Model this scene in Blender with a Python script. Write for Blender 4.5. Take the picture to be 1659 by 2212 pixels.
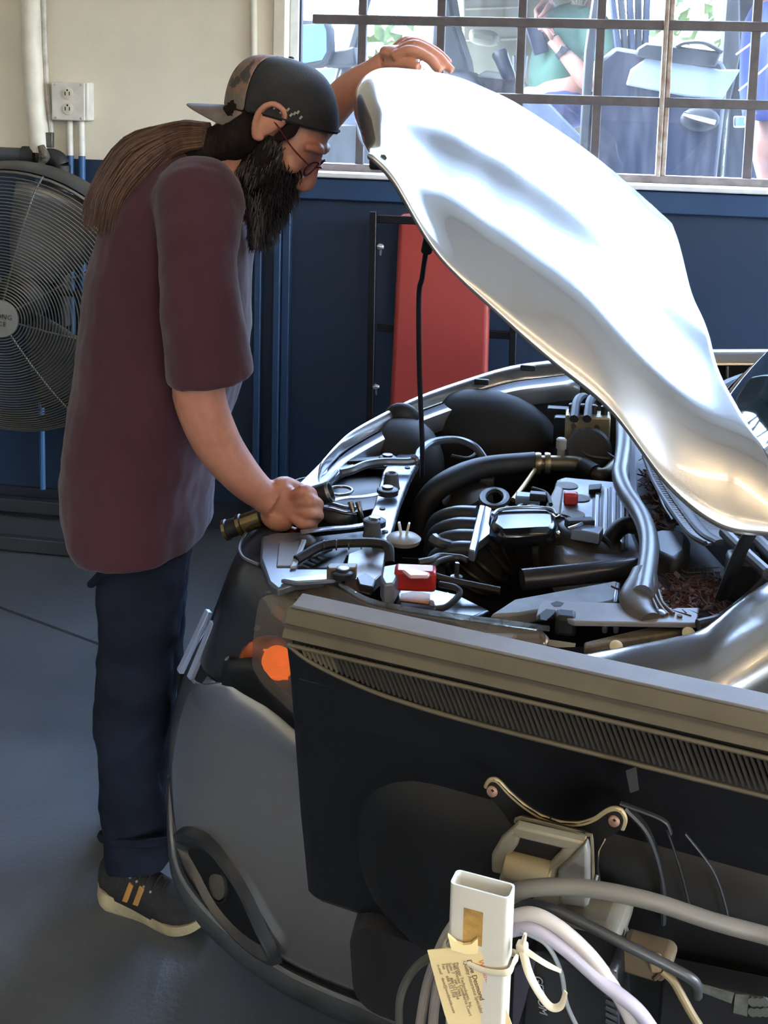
import bpy, bmesh, math, random
from mathutils import Vector, Matrix, noise
from math import sin, cos, pi, radians
random.seed(7)
for o in list(bpy.data.objects): bpy.data.objects.remove(o)
SC = bpy.context.scene
COL = SC.collection

# ------------------------------------------------------------------ camera
FPX, IW, IH, PY = 2600.0, 1659.0, 2212.0, 540.0
EYE = Vector((0, 0, 1.65))
YAW, PITCH, ROLL = radians(9.2), radians(-7.67), radians(1.54)
FWD = Vector((-sin(YAW)*cos(PITCH), cos(YAW)*cos(PITCH), sin(PITCH)))
_r0 = Vector((cos(YAW), sin(YAW), 0)); _u0 = _r0.cross(FWD)
RIGHT = _r0*cos(ROLL) + _u0*sin(ROLL); UPV = -_r0*sin(ROLL) + _u0*cos(ROLL)
cam = bpy.data.objects.new('camera', bpy.data.cameras.new('camera')); COL.objects.link(cam)
cam.data.sensor_fit = 'HORIZONTAL'; cam.data.sensor_width = 36
cam.data.lens = FPX/IW*36; cam.data.shift_y = -(IH/2-PY)/IW
cam.data.clip_start = 0.05
M = Matrix((RIGHT, UPV, -FWD)).transposed().to_4x4(); M.translation = EYE
cam.matrix_world = M
SC.camera = cam

# ------------------------------------------------------------------ world, sun, exposure
world = bpy.data.worlds.new('world'); SC.world = world; world.use_nodes = True
wn = world.node_tree; wn.nodes.clear()
wo = wn.nodes.new('ShaderNodeOutputWorld'); wb = wn.nodes.new('ShaderNodeBackground')
sky = wn.nodes.new('ShaderNodeTexSky'); sky.sky_type = 'NISHITA'; sky.sun_disc = False
sky.sun_elevation = radians(53); sky.sun_rotation = radians(270); sky.altitude = 50
sky.air_density = 1.0; sky.dust_density = 5.0; sky.ozone_density = 1.0
hsv = wn.nodes.new('ShaderNodeHueSaturation'); hsv.inputs['Saturation'].default_value = 0.6
wn.links.new(sky.outputs[0], hsv.inputs['Color'])
wn.links.new(hsv.outputs[0], wb.inputs[0]); wb.inputs[1].default_value = 11.0
wn.links.new(wb.outputs[0], wo.inputs[0])
sun = bpy.data.objects.new('sun', bpy.data.lights.new('sun', 'SUN')); COL.objects.link(sun)
sun.data.energy = 9.0; sun.data.angle = radians(0.6); sun.data.color = (1.0, 0.95, 0.86)
SUN_DIR = Vector((0.6, -0.03, -0.8))          # the way the light travels
sun.rotation_euler = SUN_DIR.to_track_quat('-Z', 'Y').to_euler()
SC.view_settings.view_transform = 'Standard'; SC.view_settings.look = 'None'
SC.view_settings.exposure = -0.05; SC.view_settings.gamma = 1.0
SC.view_settings.use_curve_mapping = False

# ------------------------------------------------------------------ helpers
def A(px, py, x=None, y=None, z=None):
    """the point that pixel (px, py) shows on the plane x=, y= or z="""
    d = FWD*FPX + RIGHT*(px-IW/2) - UPV*(py-PY)
    if x is not None: t = (x-EYE.x)/d.x
    elif y is not None: t = (y-EYE.y)/d.y
    else: t = (z-EYE.z)/d.z
    return EYE + d*t
def lin(c):
    c = c/255.0
    return c/12.92 if c <= 0.04045 else ((c+0.055)/1.055)**2.4
def rgb(*c): return (lin(c[0]), lin(c[1]), lin(c[2]), 1.0)
_mats = {}
def pm(name, col=(128,128,128), rough=0.5, metal=0.0, var=0.12, vs=6.0, bump=0.0, bs=60.0, coat=0.0,
       col2=None, spec=0.5, emit=None, trans=0.0, stretch=None, alpha=1.0, sheen=0.0, rvar=0.0):
    if name in _mats: return _mats[name]
    m = bpy.data.materials.new(name); m.use_nodes = True; _mats[name] = m
    n, l = m.node_tree.nodes, m.node_tree.links
    b = n['Principled BSDF']
    b.inputs['Roughness'].default_value = rough; b.inputs['Metallic'].default_value = metal
    b.inputs['Coat Weight'].default_value = coat; b.inputs['Coat Roughness'].default_value = 0.04
    b.inputs['Specular IOR Level'].default_value = spec
    b.inputs['Transmission Weight'].default_value = trans
    b.inputs['Alpha'].default_value = alpha
    if sheen: b.inputs['Sheen Weight'].default_value = sheen
    c1 = rgb(*col)
    c2 = rgb(*col2) if col2 else tuple(x*(1-var*2.2) if i < 3 else 1 for i, x in enumerate(c1))
    tc = n.new('ShaderNodeTexCoord'); mp = n.new('ShaderNodeMapping')
    if stretch: mp.inputs['Scale'].default_value = stretch
    l.new(tc.outputs['Object'], mp.inputs[0])
    if var or col2:
        nz = n.new('ShaderNodeTexNoise'); nz.inputs['Scale'].default_value = vs; nz.inputs['Detail'].default_value = 6
        nz.inputs['Roughness'].default_value = 0.62
        cr = n.new('ShaderNodeValToRGB'); cr.color_ramp.elements[0].position = 0.32; cr.color_ramp.elements[1].position = 0.68
        cr.color_ramp.elements[0].color = c2; cr.color_ramp.elements[1].color = c1
        l.new(mp.outputs[0], nz.inputs['Vector']); l.new(nz.outputs['Fac'], cr.inputs[0]); l.new(cr.outputs[0], b.inputs['Base Color'])
        if rvar:
            mr = n.new('ShaderNodeMapRange'); mr.inputs['To Min'].default_value = max(0.02, rough-rvar); mr.inputs['To Max'].default_value = rough+rvar
            l.new(nz.outputs['Fac'], mr.inputs[0]); l.new(mr.outputs[0], b.inputs['Roughness'])
    else: b.inputs['Base Color'].default_value = c1
    if bump:
        n2 = n.new('ShaderNodeTexNoise'); n2.inputs['Scale'].default_value = bs; n2.inputs['Detail'].default_value = 4
        bp = n.new('ShaderNodeBump'); bp.inputs['Strength'].default_value = bump; bp.inputs['Distance'].default_value = 0.01
        l.new(mp.outputs[0], n2.inputs['Vector']); l.new(n2.outputs['Fac'], bp.inputs['Height']); l.new(bp.outputs[0], b.inputs['Normal'])
    if emit:
        b.inputs['Emission Color'].default_value = rgb(*emit[:3]); b.inputs['Emission Strength'].default_value = emit[3]
    return m
def glassy(name, tint=(235,240,245), gloss=0.10, haze=0.04, rough=0.02, hazecol=(230,235,240), diffuse=False, hv=(0.4,1.8)):
    """a thin clear sheet: see-through, with a reflection and a little dusty haze"""
    if name in _mats: return _mats[name]
    m = bpy.data.materials.new(name); m.use_nodes = True; _mats[name] = m
    n, l = m.node_tree.nodes, m.node_tree.links; n.clear()
    out = n.new('ShaderNodeOutputMaterial'); t = n.new('ShaderNodeBsdfTransparent'); t.inputs[0].default_value = rgb(*tint)
    g = n.new('ShaderNodeBsdfGlossy'); g.inputs['Roughness'].default_value = rough
    fr = n.new('ShaderNodeLayerWeight'); fr.inputs['Blend'].default_value = 0.25
    mr = n.new('ShaderNodeMapRange'); mr.inputs['To Min'].default_value = gloss*0.5; mr.inputs['To Max'].default_value = min(1, gloss*5)
    l.new(fr.outputs['Fresnel'], mr.inputs[0])
    mx = n.new('ShaderNodeMixShader'); l.new(mr.outputs[0], mx.inputs[0]); l.new(t.outputs[0], mx.inputs[1]); l.new(g.outputs[0], mx.inputs[2])
    last = mx
    if haze:
        d = n.new('ShaderNodeBsdfDiffuse' if diffuse else 'ShaderNodeBsdfTranslucent'); d.inputs[0].default_value = rgb(*hazecol)
        tc = n.new('ShaderNodeTexCoord'); mp = n.new('ShaderNodeMapping'); mp.inputs['Scale'].default_value = (9, 9, 2.0)
        nz = n.new('ShaderNodeTexNoise'); nz.inputs['Scale'].default_value = 3.0; nz.inputs['Detail'].default_value = 8
        m2 = n.new('ShaderNodeMapRange'); m2.inputs['From Min'].default_value = 0.3; m2.inputs['From Max'].default_value = 0.75
        m2.inputs['To Min'].default_value = haze*hv[0]; m2.inputs['To Max'].default_value = haze*hv[1]
        l.new(tc.outputs['Object'], mp.inputs[0]); l.new(mp.outputs[0], nz.inputs['Vector']); l.new(nz.outputs['Fac'], m2.inputs[0])
        m3 = n.new('ShaderNodeMixShader'); l.new(m2.outputs[0], m3.inputs[0]); l.new(mx.outputs[0], m3.inputs[1]); l.new(d.outputs[0], m3.inputs[2])
        last = m3
    l.new(last.outputs[0], out.inputs[0])
    return m

def spline(pts, res=6, closed=False):
    """Catmull-Rom through points (tuples of any length or Vectors)"""
    P = [tuple(p) for p in pts]; n = len(P); out = []
    if n < 3 and not closed: 
        return [Vector([P[0][k]+(P[-1][k]-P[0][k])*i/res for k in range(len(P[0]))]) for i in range(res+1)]
    rng = range(n if closed else n-1)
    for i in rng:
        p1, p2 = P[i], P[(i+1) % n]
        p0 = P[(i-1) % n] if (closed or i > 0) else tuple(2*a-b for a, b in zip(p1, p2))
        p3 = P[(i+2) % n] if (closed or i < n-2) else tuple(2*b-a for a, b in zip(p1, p2))
        for k in range(res):
            t = k/res; t2, t3 = t*t, t*t*t
            out.append(Vector([0.5*((2*b)+(-a+c)*t+(2*a-5*b+4*c-d)*t2+(-a+3*b-3*c+d)*t3) for a, b, c, d in zip(p0, p1, p2, p3)]))
    if not closed: out.append(Vector(P[-1]))
    return out
def resample(pts, n):
    """n points evenly spaced along a polyline"""
    L = [0.0]
    for a, b in zip(pts, pts[1:]): L.append(L[-1]+(Vector(b)-Vector(a)).length)
    out = []; j = 0
    for i in range(n):
        t = L[-1]*i/(n-1)
        while j < len(L)-2 and L[j+1] < t: j += 1
        s = (t-L[j])/max(1e-9, L[j+1]-L[j]); out.append(Vector(pts[j]).lerp(Vector(pts[j+1]), min(1, s)))
    return out
def lerpc(x, xs, ys):
    if x <= xs[0]: return ys[0]
    for a, b, c, d in zip(xs, xs[1:], ys, ys[1:]):
        if x <= b: return c+(d-c)*(x-a)/(b-a)
    return ys[-1]
def frame(axis):
    a = Vector(axis).normalized(); h = Vector((0,0,1)) if abs(a.z) < 0.9 else Vector((1,0,0))
    u = h.cross(a).normalized(); return u, a.cross(u), a
class MB:
    def __init__(s): s.v = []; s.f = []
    def add(s, vs, fs):
        o = len(s.v); s.v += [tuple(v) for v in vs]; s.f += [tuple(i+o for i in f) for f in fs]; return s
    def box(s, c, size, rot=None):
        c = Vector(c); hx, hy, hz = [k/2 for k in size]; R = rot or Matrix.Identity(3)
        vs = [c+R@Vector((sx*hx, sy*hy, sz*hz)) for sx in (-1,1) for sy in (-1,1) for sz in (-1,1)]
        return s.add(vs, [(0,1,3,2),(4,6,7,5),(0,4,5,1),(2,3,7,6),(0,2,6,4),(1,5,7,3)])
    def prism(s, poly, ext):
        ext = Vector(ext); n = len(poly); vs = [Vector(p) for p in poly]+[Vector(p)+ext for p in poly]
        return s.add(vs, [tuple(range(n-1,-1,-1)), tuple(range(n,2*n))]+[(i,(i+1)%n,(i+1)%n+n,i+n) for i in range(n)])
    def loft(s, rings, closed=True, caps=True):
        n = len(rings[0]); vs = [p for r in rings for p in r]; fs = []
        for i in range(len(rings)-1):
            for j in range(n if closed else n-1):
                k = (j+1) % n; fs.append((i*n+j, i*n+k, (i+1)*n+k, (i+1)*n+j))
        if caps and closed:
            fs.append(tuple(range(n-1,-1,-1))); fs.append(tuple(range((len(rings)-1)*n, len(rings)*n)))
        return s.add(vs, fs)
    def tube(s, pts, r, seg=10, res=6, closed=False, caps=True, flat=1.0, up=None, smooth=True):
        P = spline(pts, res, closed) if (smooth and len(pts) > 2) else [Vector(p) for p in pts]
        rr = r if isinstance(r, (list, tuple)) else [r]
        if len(rr) > 1:
            m = len(P); rad = [lerpc(i/(m-1)*(len(rr)-1), list(range(len(rr))), rr) for i in range(m)]
        else: rad = [rr[0]]*len(P)
        T = []
        for i in range(len(P)):
            a = P[i-1] if (i > 0 or closed) else P[i]; b = P[(i+1) % len(P)] if (i < len(P)-1 or closed) else P[i]
            d = (b-a); T.append(d.normalized() if d.length > 1e-9 else Vector((0,0,1)))
        u = Vector(up) if up else frame(T[0])[0]
        rings = []
        for i, p in enumerate(P):
            u = (u - T[i]*u.dot(T[i]))
            u = u.normalized() if u.length > 1e-6 else frame(T[i])[0]
            w = T[i].cross(u)
            rings.append([p+u*(cos(2*pi*k/seg)*rad[i])+w*(sin(2*pi*k/seg)*rad[i]*flat) for k in range(seg)])
        if closed: rings.append(rings[0]); caps = False
        return s.loft(rings, True, caps)
    def lathe(s, prof, origin, axis=(0,0,1), seg=24, caps=True):
        u, w, a = frame(axis); o = Vector(origin)
        return s.loft([[o+a*h+(u*cos(2*pi*k/seg)+w*sin(2*pi*k/seg))*r for k in range(seg)] for r, h in prof], True, caps)
    def ball(s, c, rad, rot=None, seg=16, rings=10):
        c = Vector(c); R = rot or Matrix.Identity(3); rad = Vector(rad) if not isinstance(rad, (int, float)) else Vector((rad,)*3)
        rs = []
        for i in range(rings+1):
            th = pi*(i+0.02 if i == 0 else (i-0.02 if i == rings else i))/rings
            rs.append([c+R@Vector((rad.x*sin(th)*cos(2*pi*k/seg), rad.y*sin(th)*sin(2*pi*k/seg), rad.z*cos(th))) for k in range(seg)])
        return s.loft(rs, True, True)
    def grid(s, rows):
        return s.loft(rows, closed=False, caps=False)
    def build(s, name, mat, parent=None, smooth=35, bev=0.0, solid=0.0, sub=0, bseg=2, offset=-1.0):
        me = bpy.data.meshes.new(name)
        base = Vector((0,0,0))
        if parent is None and s.v:
            xs = [v[0] for v in s.v]; ys = [v[1] for v in s.v]; zs = [v[2] for v in s.v]
            base = Vector(((min(xs)+max(xs))/2, (min(ys)+max(ys))/2, min(zs)))
        me.from_pydata([Vector(v)-base for v in s.v], [], s.f); me.update()
        bm = bmesh.new(); bm.from_mesh(me); bmesh.ops.recalc_face_normals(bm, faces=bm.faces); bm.to_mesh(me); bm.free()
        me.materials.append(mat)
        o = bpy.data.objects.new(name, me); COL.objects.link(o)
        if parent is None: o.location = base
        else:
            o.parent = parent
            w = Vector((0,0,0)); p = parent
            while p: w += p.location; p = p.parent
            o.location = -w
        if smooth:
            me.shade_smooth(); me.set_sharp_from_angle(angle=radians(smooth))
        if solid:
            k = o.modifiers.new('solid', 'SOLIDIFY'); k.thickness = solid; k.offset = offset
        if bev:
            k = o.modifiers.new('bevel', 'BEVEL'); k.width = bev; k.segments = bseg; k.limit_method = 'ANGLE'; k.angle_limit = radians(40)
        if sub:
            k = o.modifiers.new('sub', 'SUBSURF'); k.levels = sub; k.render_levels = sub
        return o
def tag(o, label=None, cat=None, group=None, kind=None):
    if label: o['label'] = label
    if cat: o['category'] = cat
    if group: o['group'] = group
    if kind: o['kind'] = kind
    return o
def thing(name, label, cat, loc, group=None):
    o = bpy.data.objects.new(name, None); COL.objects.link(o); o.location = loc; o.empty_display_size = 0.1
    return tag(o, label, cat, group)
def struct(o): o['kind'] = 'structure'; return o
def place(o, parent, loc, rot=None):
    """link a copy of object o (sharing its mesh) under parent, at world loc"""
    c = o.copy(); COL.objects.link(c); c.parent = parent
    w = Vector((0,0,0)); p = parent
    while p: w += p.location; p = p.parent
    c.location = Vector(loc)-w
    if rot is not None: c.rotation_euler = rot
    return c
def text(name, s, size, mat, parent, origin, xdir, ydir, extrude=0.0002, align='LEFT', shear=0.0):
    cu = bpy.data.curves.new(name, 'FONT'); cu.body = s; cu.size = size; cu.extrude = extrude; cu.align_x = align; cu.shear = shear
    t = bpy.data.objects.new(name+'_t', cu); COL.objects.link(t)
    dg = bpy.context.evaluated_depsgraph_get(); me = bpy.data.meshes.new_from_object(t.evaluated_get(dg)); bpy.data.objects.remove(t)
    x = Vector(xdir).normalized(); z = x.cross(Vector(ydir)).normalized(); y = z.cross(x)
    R = Matrix((x, y, z)).transposed().to_4x4(); R.translation = Vector(origin)
    me.transform(R); me.materials.clear(); me.materials.append(mat)
    o = bpy.data.objects.new(name, me); COL.objects.link(o); o.parent = parent
    w = Vector((0,0,0)); p = parent
    while p: w += p.location; p = p.parent
    o.location = -w
    return o
# ------------------------------------------------------------------ the room
WY = 4.18                       # inner face of the wall with the window
XL, XR, YF, CEIL = -3.4, 4.6, -5.0, 4.1
def floor_material():
    m = pm('floor_concrete', (84,88,92), rough=0.42, var=0.16, vs=2.2, bump=0.12, bs=90, spec=0.5, rvar=0.14)
    return m
f = MB(); f.box(((XL+XR)/2, (WY+YF)/2, -0.05), (XR-XL+0.4, WY-YF+0.6, 0.1)); struct(f.build('floor', floor_material()))
jm = pm('floor_joint', (38,38,40), rough=0.9)
a_, b_ = A(-60,1290,z=0), A(215,1392,z=0); d_ = (b_-a_).normalized(); n_ = Vector((-d_.y, d_.x, 0))*0.005
j = MB(); j.prism([a_-d_*1.2-n_+Vector((0,0,0.0)), b_+d_*1.0-n_, b_+d_*1.0+n_, a_-d_*1.2+n_], (0,0,0.0012)); struct(j.build('trim_1', jm))

def wall_two_tone():
    m = pm('wall_paint', (228,220,200), rough=0.55, var=0.06, vs=2.5, bump=0.06, bs=40)
    n, l = m.node_tree.nodes, m.node_tree.links; b = n['Principled BSDF']
    src = b.inputs['Base Color'].links[0].from_socket
    geo = n.new('ShaderNodeNewGeometry'); sp = n.new('ShaderNodeSeparateXYZ'); l.new(geo.outputs['Position'], sp.inputs[0])
    nz = n.new('ShaderNodeTexNoise'); nz.inputs['Scale'].default_value = 14
    ad = n.new('ShaderNodeMath'); ad.operation = 'MULTIPLY_ADD'; ad.inputs[1].default_value = 0.012; l.new(nz.outputs['Fac'], ad.inputs[0]); l.new(sp.outputs[2], ad.inputs[2])
    gt = n.new('ShaderNodeMath'); gt.operation = 'GREATER_THAN'; gt.inputs[1].default_value = 1.366; l.new(ad.outputs[0], gt.inputs[0])
    # scuffs on the cream paint
    sc = n.new('ShaderNodeTexNoise'); sc.inputs['Scale'].default_value = 7.0; sc.inputs['Detail'].default_value = 10; sc.inputs['Roughness'].default_value = 0.75
    rp = n.new('ShaderNodeValToRGB'); rp.color_ramp.elements[0].position = 0.63; rp.color_ramp.elements[1].position = 0.75
    rp.color_ramp.elements[0].color = (0,0,0,1); rp.color_ramp.elements[1].color = (0.55,0.55,0.55,1); l.new(sc.outputs['Fac'], rp.inputs[0])
    ms = n.new('ShaderNodeMix'); ms.data_type = 'RGBA'; l.new(rp.outputs[0], ms.inputs['Factor']); l.new(src, ms.inputs['A']); ms.inputs['B'].default_value = rgb(120,108,88)
    nb = n.new('ShaderNodeTexNoise'); nb.inputs['Scale'].default_value = 5; nb.inputs['Detail'].default_value = 6
    rb = n.new('ShaderNodeValToRGB'); rb.color_ramp.elements[0].color = rgb(19,37,59); rb.color_ramp.elements[1].color = rgb(29,51,79); l.new(nb.outputs['Fac'], rb.inputs[0])
    mx = n.new('ShaderNodeMix'); mx.data_type = 'RGBA'
    l.new(gt.outputs[0], mx.inputs['Factor']); l.new(rb.outputs[0], mx.inputs['A']); l.new(ms.outputs['Result'], mx.inputs['B'])
    l.new(mx.outputs['Result'], b.inputs['Base Color'])
    return m
WM = wall_two_tone()
cream = pm('cream_paint', (214,207,190), rough=0.5, var=0.06, vs=9, bump=0.05)
blue = pm('blue_paint', (38,66,100), rough=0.42, var=0.1, vs=5, bump=0.05)
WX0, WX1, WZ0, WZ1 = -1.045, 3.6, 1.335, 3.85       # window opening
T = 0.16
w = MB()
w.box(((XL+WX0)/2, WY+T/2, CEIL/2), (WX0-XL, T, CEIL))
w.box(((WX0+WX1)/2, WY+T/2, WZ0/2), (WX1-WX0, T, WZ0))
w.box(((WX0+WX1)/2, WY+T/2, (WZ1+CEIL)/2), (WX1-WX0, T, CEIL-WZ1))
w.box(((WX1+XR)/2, WY+T/2, CEIL/2), (XR-WX1, T, CEIL))
struct(w.build('wall_back', WM, smooth=0))
dullwall = pm('wall_plaster', (196,190,176), rough=0.7, var=0.08, vs=2)
w = MB(); w.box((XL-T/2, (WY+YF)/2, CEIL/2), (T, WY-YF, CEIL)); struct(w.build('wall_left', WM, smooth=0))
# right wall with an open roller door, front wall (behind the viewer) with another
DY0, DY1, DZ = -0.6, 3.6, 3.0
w = MB(); w.box((XR+T/2, (YF+DY0)/2, CEIL/2), (T, DY0-YF, CEIL)); w.box((XR+T/2, (DY1+WY)/2, CEIL/2), (T, WY-DY1, CEIL))
w.box((XR+T/2, (DY0+DY1)/2, (DZ+CEIL)/2), (T, DY1-DY0, CEIL-DZ)); struct(w.build('wall_right', WM, smooth=0))
FX0, FX1 = 1.9, 3.6
w = MB(); w.box(((XL+FX0)/2, YF-T/2, CEIL/2), (FX0-XL, T, CEIL)); w.box(((FX1+XR)/2, YF-T/2, CEIL/2), (XR-FX1, T, CEIL))
w.box(((FX0+FX1)/2, YF-T/2, (DZ+CEIL)/2), (FX1-FX0, T, CEIL-DZ)); struct(w.build('wall_front', WM, smooth=0))
w = MB(); w.box(((XL+XR)/2, (WY+YF)/2, CEIL+0.06), (XR-XL+0.4, WY-YF+0.4, 0.12)); struct(w.build('ceiling', pm('ceiling_boards', (226,224,216), rough=0.8, var=0.1)))
# timber beams of the ceiling, mirrored in the windscreen
beam = pm('beam_timber', (92,76,58), rough=0.7, var=0.2, stretch=(8,1,8))
for i in range(6):
    w = MB(); w.box(((XL+XR)/2, -4.2+i*1.55, CEIL-0.1), (XR-XL, 0.1, 0.2)); struct(w.build('trim_2', beam, bev=0.004))

# baseboard strip, window sill ledge and blue posts below the window
w = MB(); w.box(((XL+XR)/2, WY-0.008, 0.05), (XR-XL, 0.016, 0.1)); struct(w.build('baseboard_back', pm('baseboard_dark', (30,36,46), rough=0.6)))
w = MB(); w.box(((WX0+WX1)/2-0.0, WY-0.014, 1.29), (WX1-WX0+0.1, 0.028, 0.075)); struct(w.build('trim_3', blue, bev=0.004))
w = MB(); w.box(((WX0+WX1)/2, WY+0.02, 1.341), (WX1-WX0, 0.14, 0.018)); sill = struct(w.build('trim_4', pm('sill_white', (228,228,226), rough=0.5), bev=0.004))
for k, (px, wd, dp) in enumerate(((603,0.026,0.05),(620,0.030,0.035),(561,0.026,0.04),(166,0.03,0.04))):
    x = A(px,700,y=WY).x
    if k == 3: continue
    w = MB(); w.box((x, WY-dp/2, 0.65), (wd, dp, 1.30)); struct(w.build('trim_5', blue, bev=0.004))
x = A(97,1000,y=WY).x
w = MB(); w.tube([(x-0.004,WY-0.02,1.34),(x,WY-0.02,0.1)], 0.011); struct(w.build('trim_6', pm('blue_conduit', (60,104,150), rough=0.4)))

# ------------------------------------------------------------------ the window
win = bpy.data.objects.new('window_1', None); COL.objects.link(win); win.location = (WX0, WY, WZ0); struct(win)
steel = pm('window_steel', (86,78,78), rough=0.55, var=0.15, vs=20, bump=0.15, bs=60)
white_frame = pm('window_frame_white', (226,226,222), rough=0.5, var=0.08, vs=14)
GY = WY+0.07
hz = [A(1000,47,y=GY).z, A(1100,212,y=GY).z, 2.15, 2.41, 2.67, 2.93, 3.19, 3.45]
vx = [A(p,0,y=GY).x for p in (785,955,1130,1301)]; mx_ = A(1447,0,y=GY).x; vx2 = [A(1638,0,y=GY).x]
vx2 += [vx2[0]+0.285*k for k in range(1,12)]
vx2 = [v for v in vx2 if v < WX1-0.08]
zb = 1.372
for z in hz:
    MB().box(((-1.0+WX1)/2+0.01, GY-0.004, z), (WX1+1.0-0.05, 0.028, 0.034)).build('glazing_bar', steel, win, bev=0.004)
for x in vx+vx2:
    MB().box((x, GY, (zb+WZ1)/2), (0.030, 0.024, WZ1-zb)).build('glazing_bar', steel, win, bev=0.003)
mul = pm('mullion_worn', (176,164,150), rough=0.5, var=0.3, vs=22, col2=(120,96,78))
MB().box((mx_-0.008, GY, (zb+WZ1)/2), (0.016, 0.05, WZ1-zb)).build('mullion', mul, win, bev=0.004)
MB().box((mx_+0.010, GY+0.006, (zb+WZ1)/2), (0.016, 0.04, WZ1-zb)).build('mullion', mul, win, bev=0.004)
fr = MB()
fr.box(((WX0+WX1)/2, GY, 1.362), (WX1-WX0, 0.045, 0.03)); fr.build('frame_bottom_rail', pm('rail_worn', (134,122,116), rough=0.5, var=0.25, vs=16), win, bev=0.004)
MB().box(((WX0+WX1)/2, GY, WZ1-0.02), (WX1-WX0, 0.05, 0.04)).build('frame_top_rail', white_frame, win, bev=0.004)
MB().box((WX0+0.016, GY, (WZ0+WZ1)/2), (0.032, 0.05, WZ1-WZ0)).build('frame_stile', white_frame, win, bev=0.004)
MB().box((WX0+0.036, GY+0.004, (WZ0+WZ1)/2), (0.006, 0.03, WZ1-WZ0)).build('frame_seal', pm('seal_dark', (40,42,52), rough=0.6), win)
MB().box((WX1-0.02, GY, (WZ0+WZ1)/2), (0.04, 0.05, WZ1-WZ0)).build('frame_stile', white_frame, win, bev=0.004)
pane = glassy('window_glass', tint=(222,236,250), gloss=0.04, haze=0.006)
xs = [WX0+0.04]+vx+[mx_]+vx2+[WX1-0.04]; zs = [1.377]+[hz[1],hz[0]]+hz[2:]+[WZ1-0.04]
for i in range(len(xs)-1):
    for k in range(len(zs)-1):
        MB().box(((xs[i]+xs[i+1])/2, GY+0.008, (zs[k]+zs[k+1])/2), (xs[i+1]-xs[i]-0.002, 0.003, zs[k+1]-zs[k]-0.002)).build('pane', pane, win, smooth=0)
# cream casing to the left of the window
w = MB(); w.box((WX0-0.022, WY-0.01, 2.6), (0.042, 0.02, 2.5)); struct(w.build('trim_7', pm('casing_cream', (226,218,200), rough=0.5), bev=0.003))

# ------------------------------------------------------------------ pipes, conduits and socket on the wall
x0, x1 = A(67,0,y=WY-0.04).x, A(86,300,y=WY-0.04).x
t = thing('drain_pipe', 'thick cream painted vertical pipe in the top left corner beside the socket box', 'pipe', (x1, WY-0.04, 1.38))
MB().tube([(x0-0.02,WY-0.045,CEIL-0.02),(x0,WY-0.045,1.94),(x1,WY-0.045,1.44),(x1+0.002,WY-0.045,1.385)], 0.036, seg=16).build('pipe', pm('pipe_cream', (224,218,202), rough=0.45, var=0.1, vs=12), t)
MB().tube([(x0+0.036,WY-0.03,CEIL-0.02),(x0+0.042,WY-0.03,1.94),(x1+0.04,WY-0.03,1.44)], 0.011).build('strap_rail', pm('rail_grey', (196,192,180), rough=0.5, var=0.2, vs=20), t)
MB().box((x1+0.042,WY-0.05,1.43), (0.03,0.02,0.055)).build('clamp', pm('clamp_metal', (150,146,138), rough=0.4, metal=0.6, var=0.3), t, bev=0.003)
iron = pm('dark_iron', (44,44,46), rough=0.55, var=0.3, vs=18, bump=0.2)
t = thing('gas_pipe', 'dark iron pipe with an elbow below the cream drain pipe', 'pipe', (x1+0.09, WY-0.04, 0.9))
MB().tube([(XL+0.02,WY-0.05,1.372),(x1-0.05,WY-0.05,1.372)], 0.026, seg=14).build('pipe', pm('pipe_grey', (70,72,76), rough=0.5), t)
MB().tube([(x1+0.0,WY-0.05,1.37),(x1+0.06,WY-0.05,1.368),(x1+0.088,WY-0.05,1.34),(x1+0.09,WY-0.05,1.28),(x1+0.09,WY-0.05,0.75)], 0.030, seg=14).build('elbow', iron, t)
MB().tube([(x1-0.06,WY-0.05,1.371),(x1-0.01,WY-0.05,1.371)], 0.034, seg=14).build('union', iron, t)
MB().tube([(x1+0.025,WY-0.085,1.41),(x1+0.04,WY-0.09,1.37),(x1+0.02,WY-0.09,1.34)], [0.012,0.02,0.008]).build('rag_knot', pm('old_rag', (120,110,98), rough=0.9, var=0.4, vs=40), t)
oc = A(153,219,y=WY-0.05); sz = 0.138
t = thing('socket_box', 'white metal double power socket box mounted on the cream wall', 'power outlet', (oc.x, WY-0.05, oc.z-sz/2))
wm = pm('socket_white', (216,212,202), rough=0.4, var=0.08, vs=20)
MB().box((oc.x, WY-0.028, oc.z), (sz, 0.056, sz)).build('box', wm, t, bev=0.006)
MB().box((oc.x-0.006, WY-0.059, oc.z), (sz-0.012, 0.006, sz-0.002)).build('cover_plate', wm, t, bev=0.003)
ivory = pm('socket_ivory', (206,200,182), rough=0.35, var=0.03); dark = pm('slot_dark', (22,20,18), rough=0.6, var=0)
for dz in (0.027, -0.027):
    s_ = MB().lathe([(0.0215,0),(0.0215,0.004),(0.019,0.005)], (oc.x-0.006, WY-0.0615, oc.z+dz), (0,-1,0), 28).build('receptacle', ivory, t)
    for dx in (-0.008, 0.008): MB().box((oc.x-0.006+dx, WY-0.0668, oc.z+dz+0.001), (0.0035,0.001,0.013)).build('slot', dark, s_, smooth=0)
    MB().lathe([(0.0035,0),(0.0035,0.001)], (oc.x-0.006, WY-0.0663, oc.z+dz+0.013), (0,-1,0), 10).build('slot', dark, s_)
for dx in (-0.054, 0.044):
    for dz in (-0.06, 0.06): MB().lathe([(0.005,0),(0.005,0.002),(0.003,0.003)], (oc.x+dx, WY-0.062, oc.z+dz), (0,-1,0), 10).build('screw', pm('screw_white', (190,186,176), rough=0.35, metal=0.4, var=0.1), t)
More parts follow.
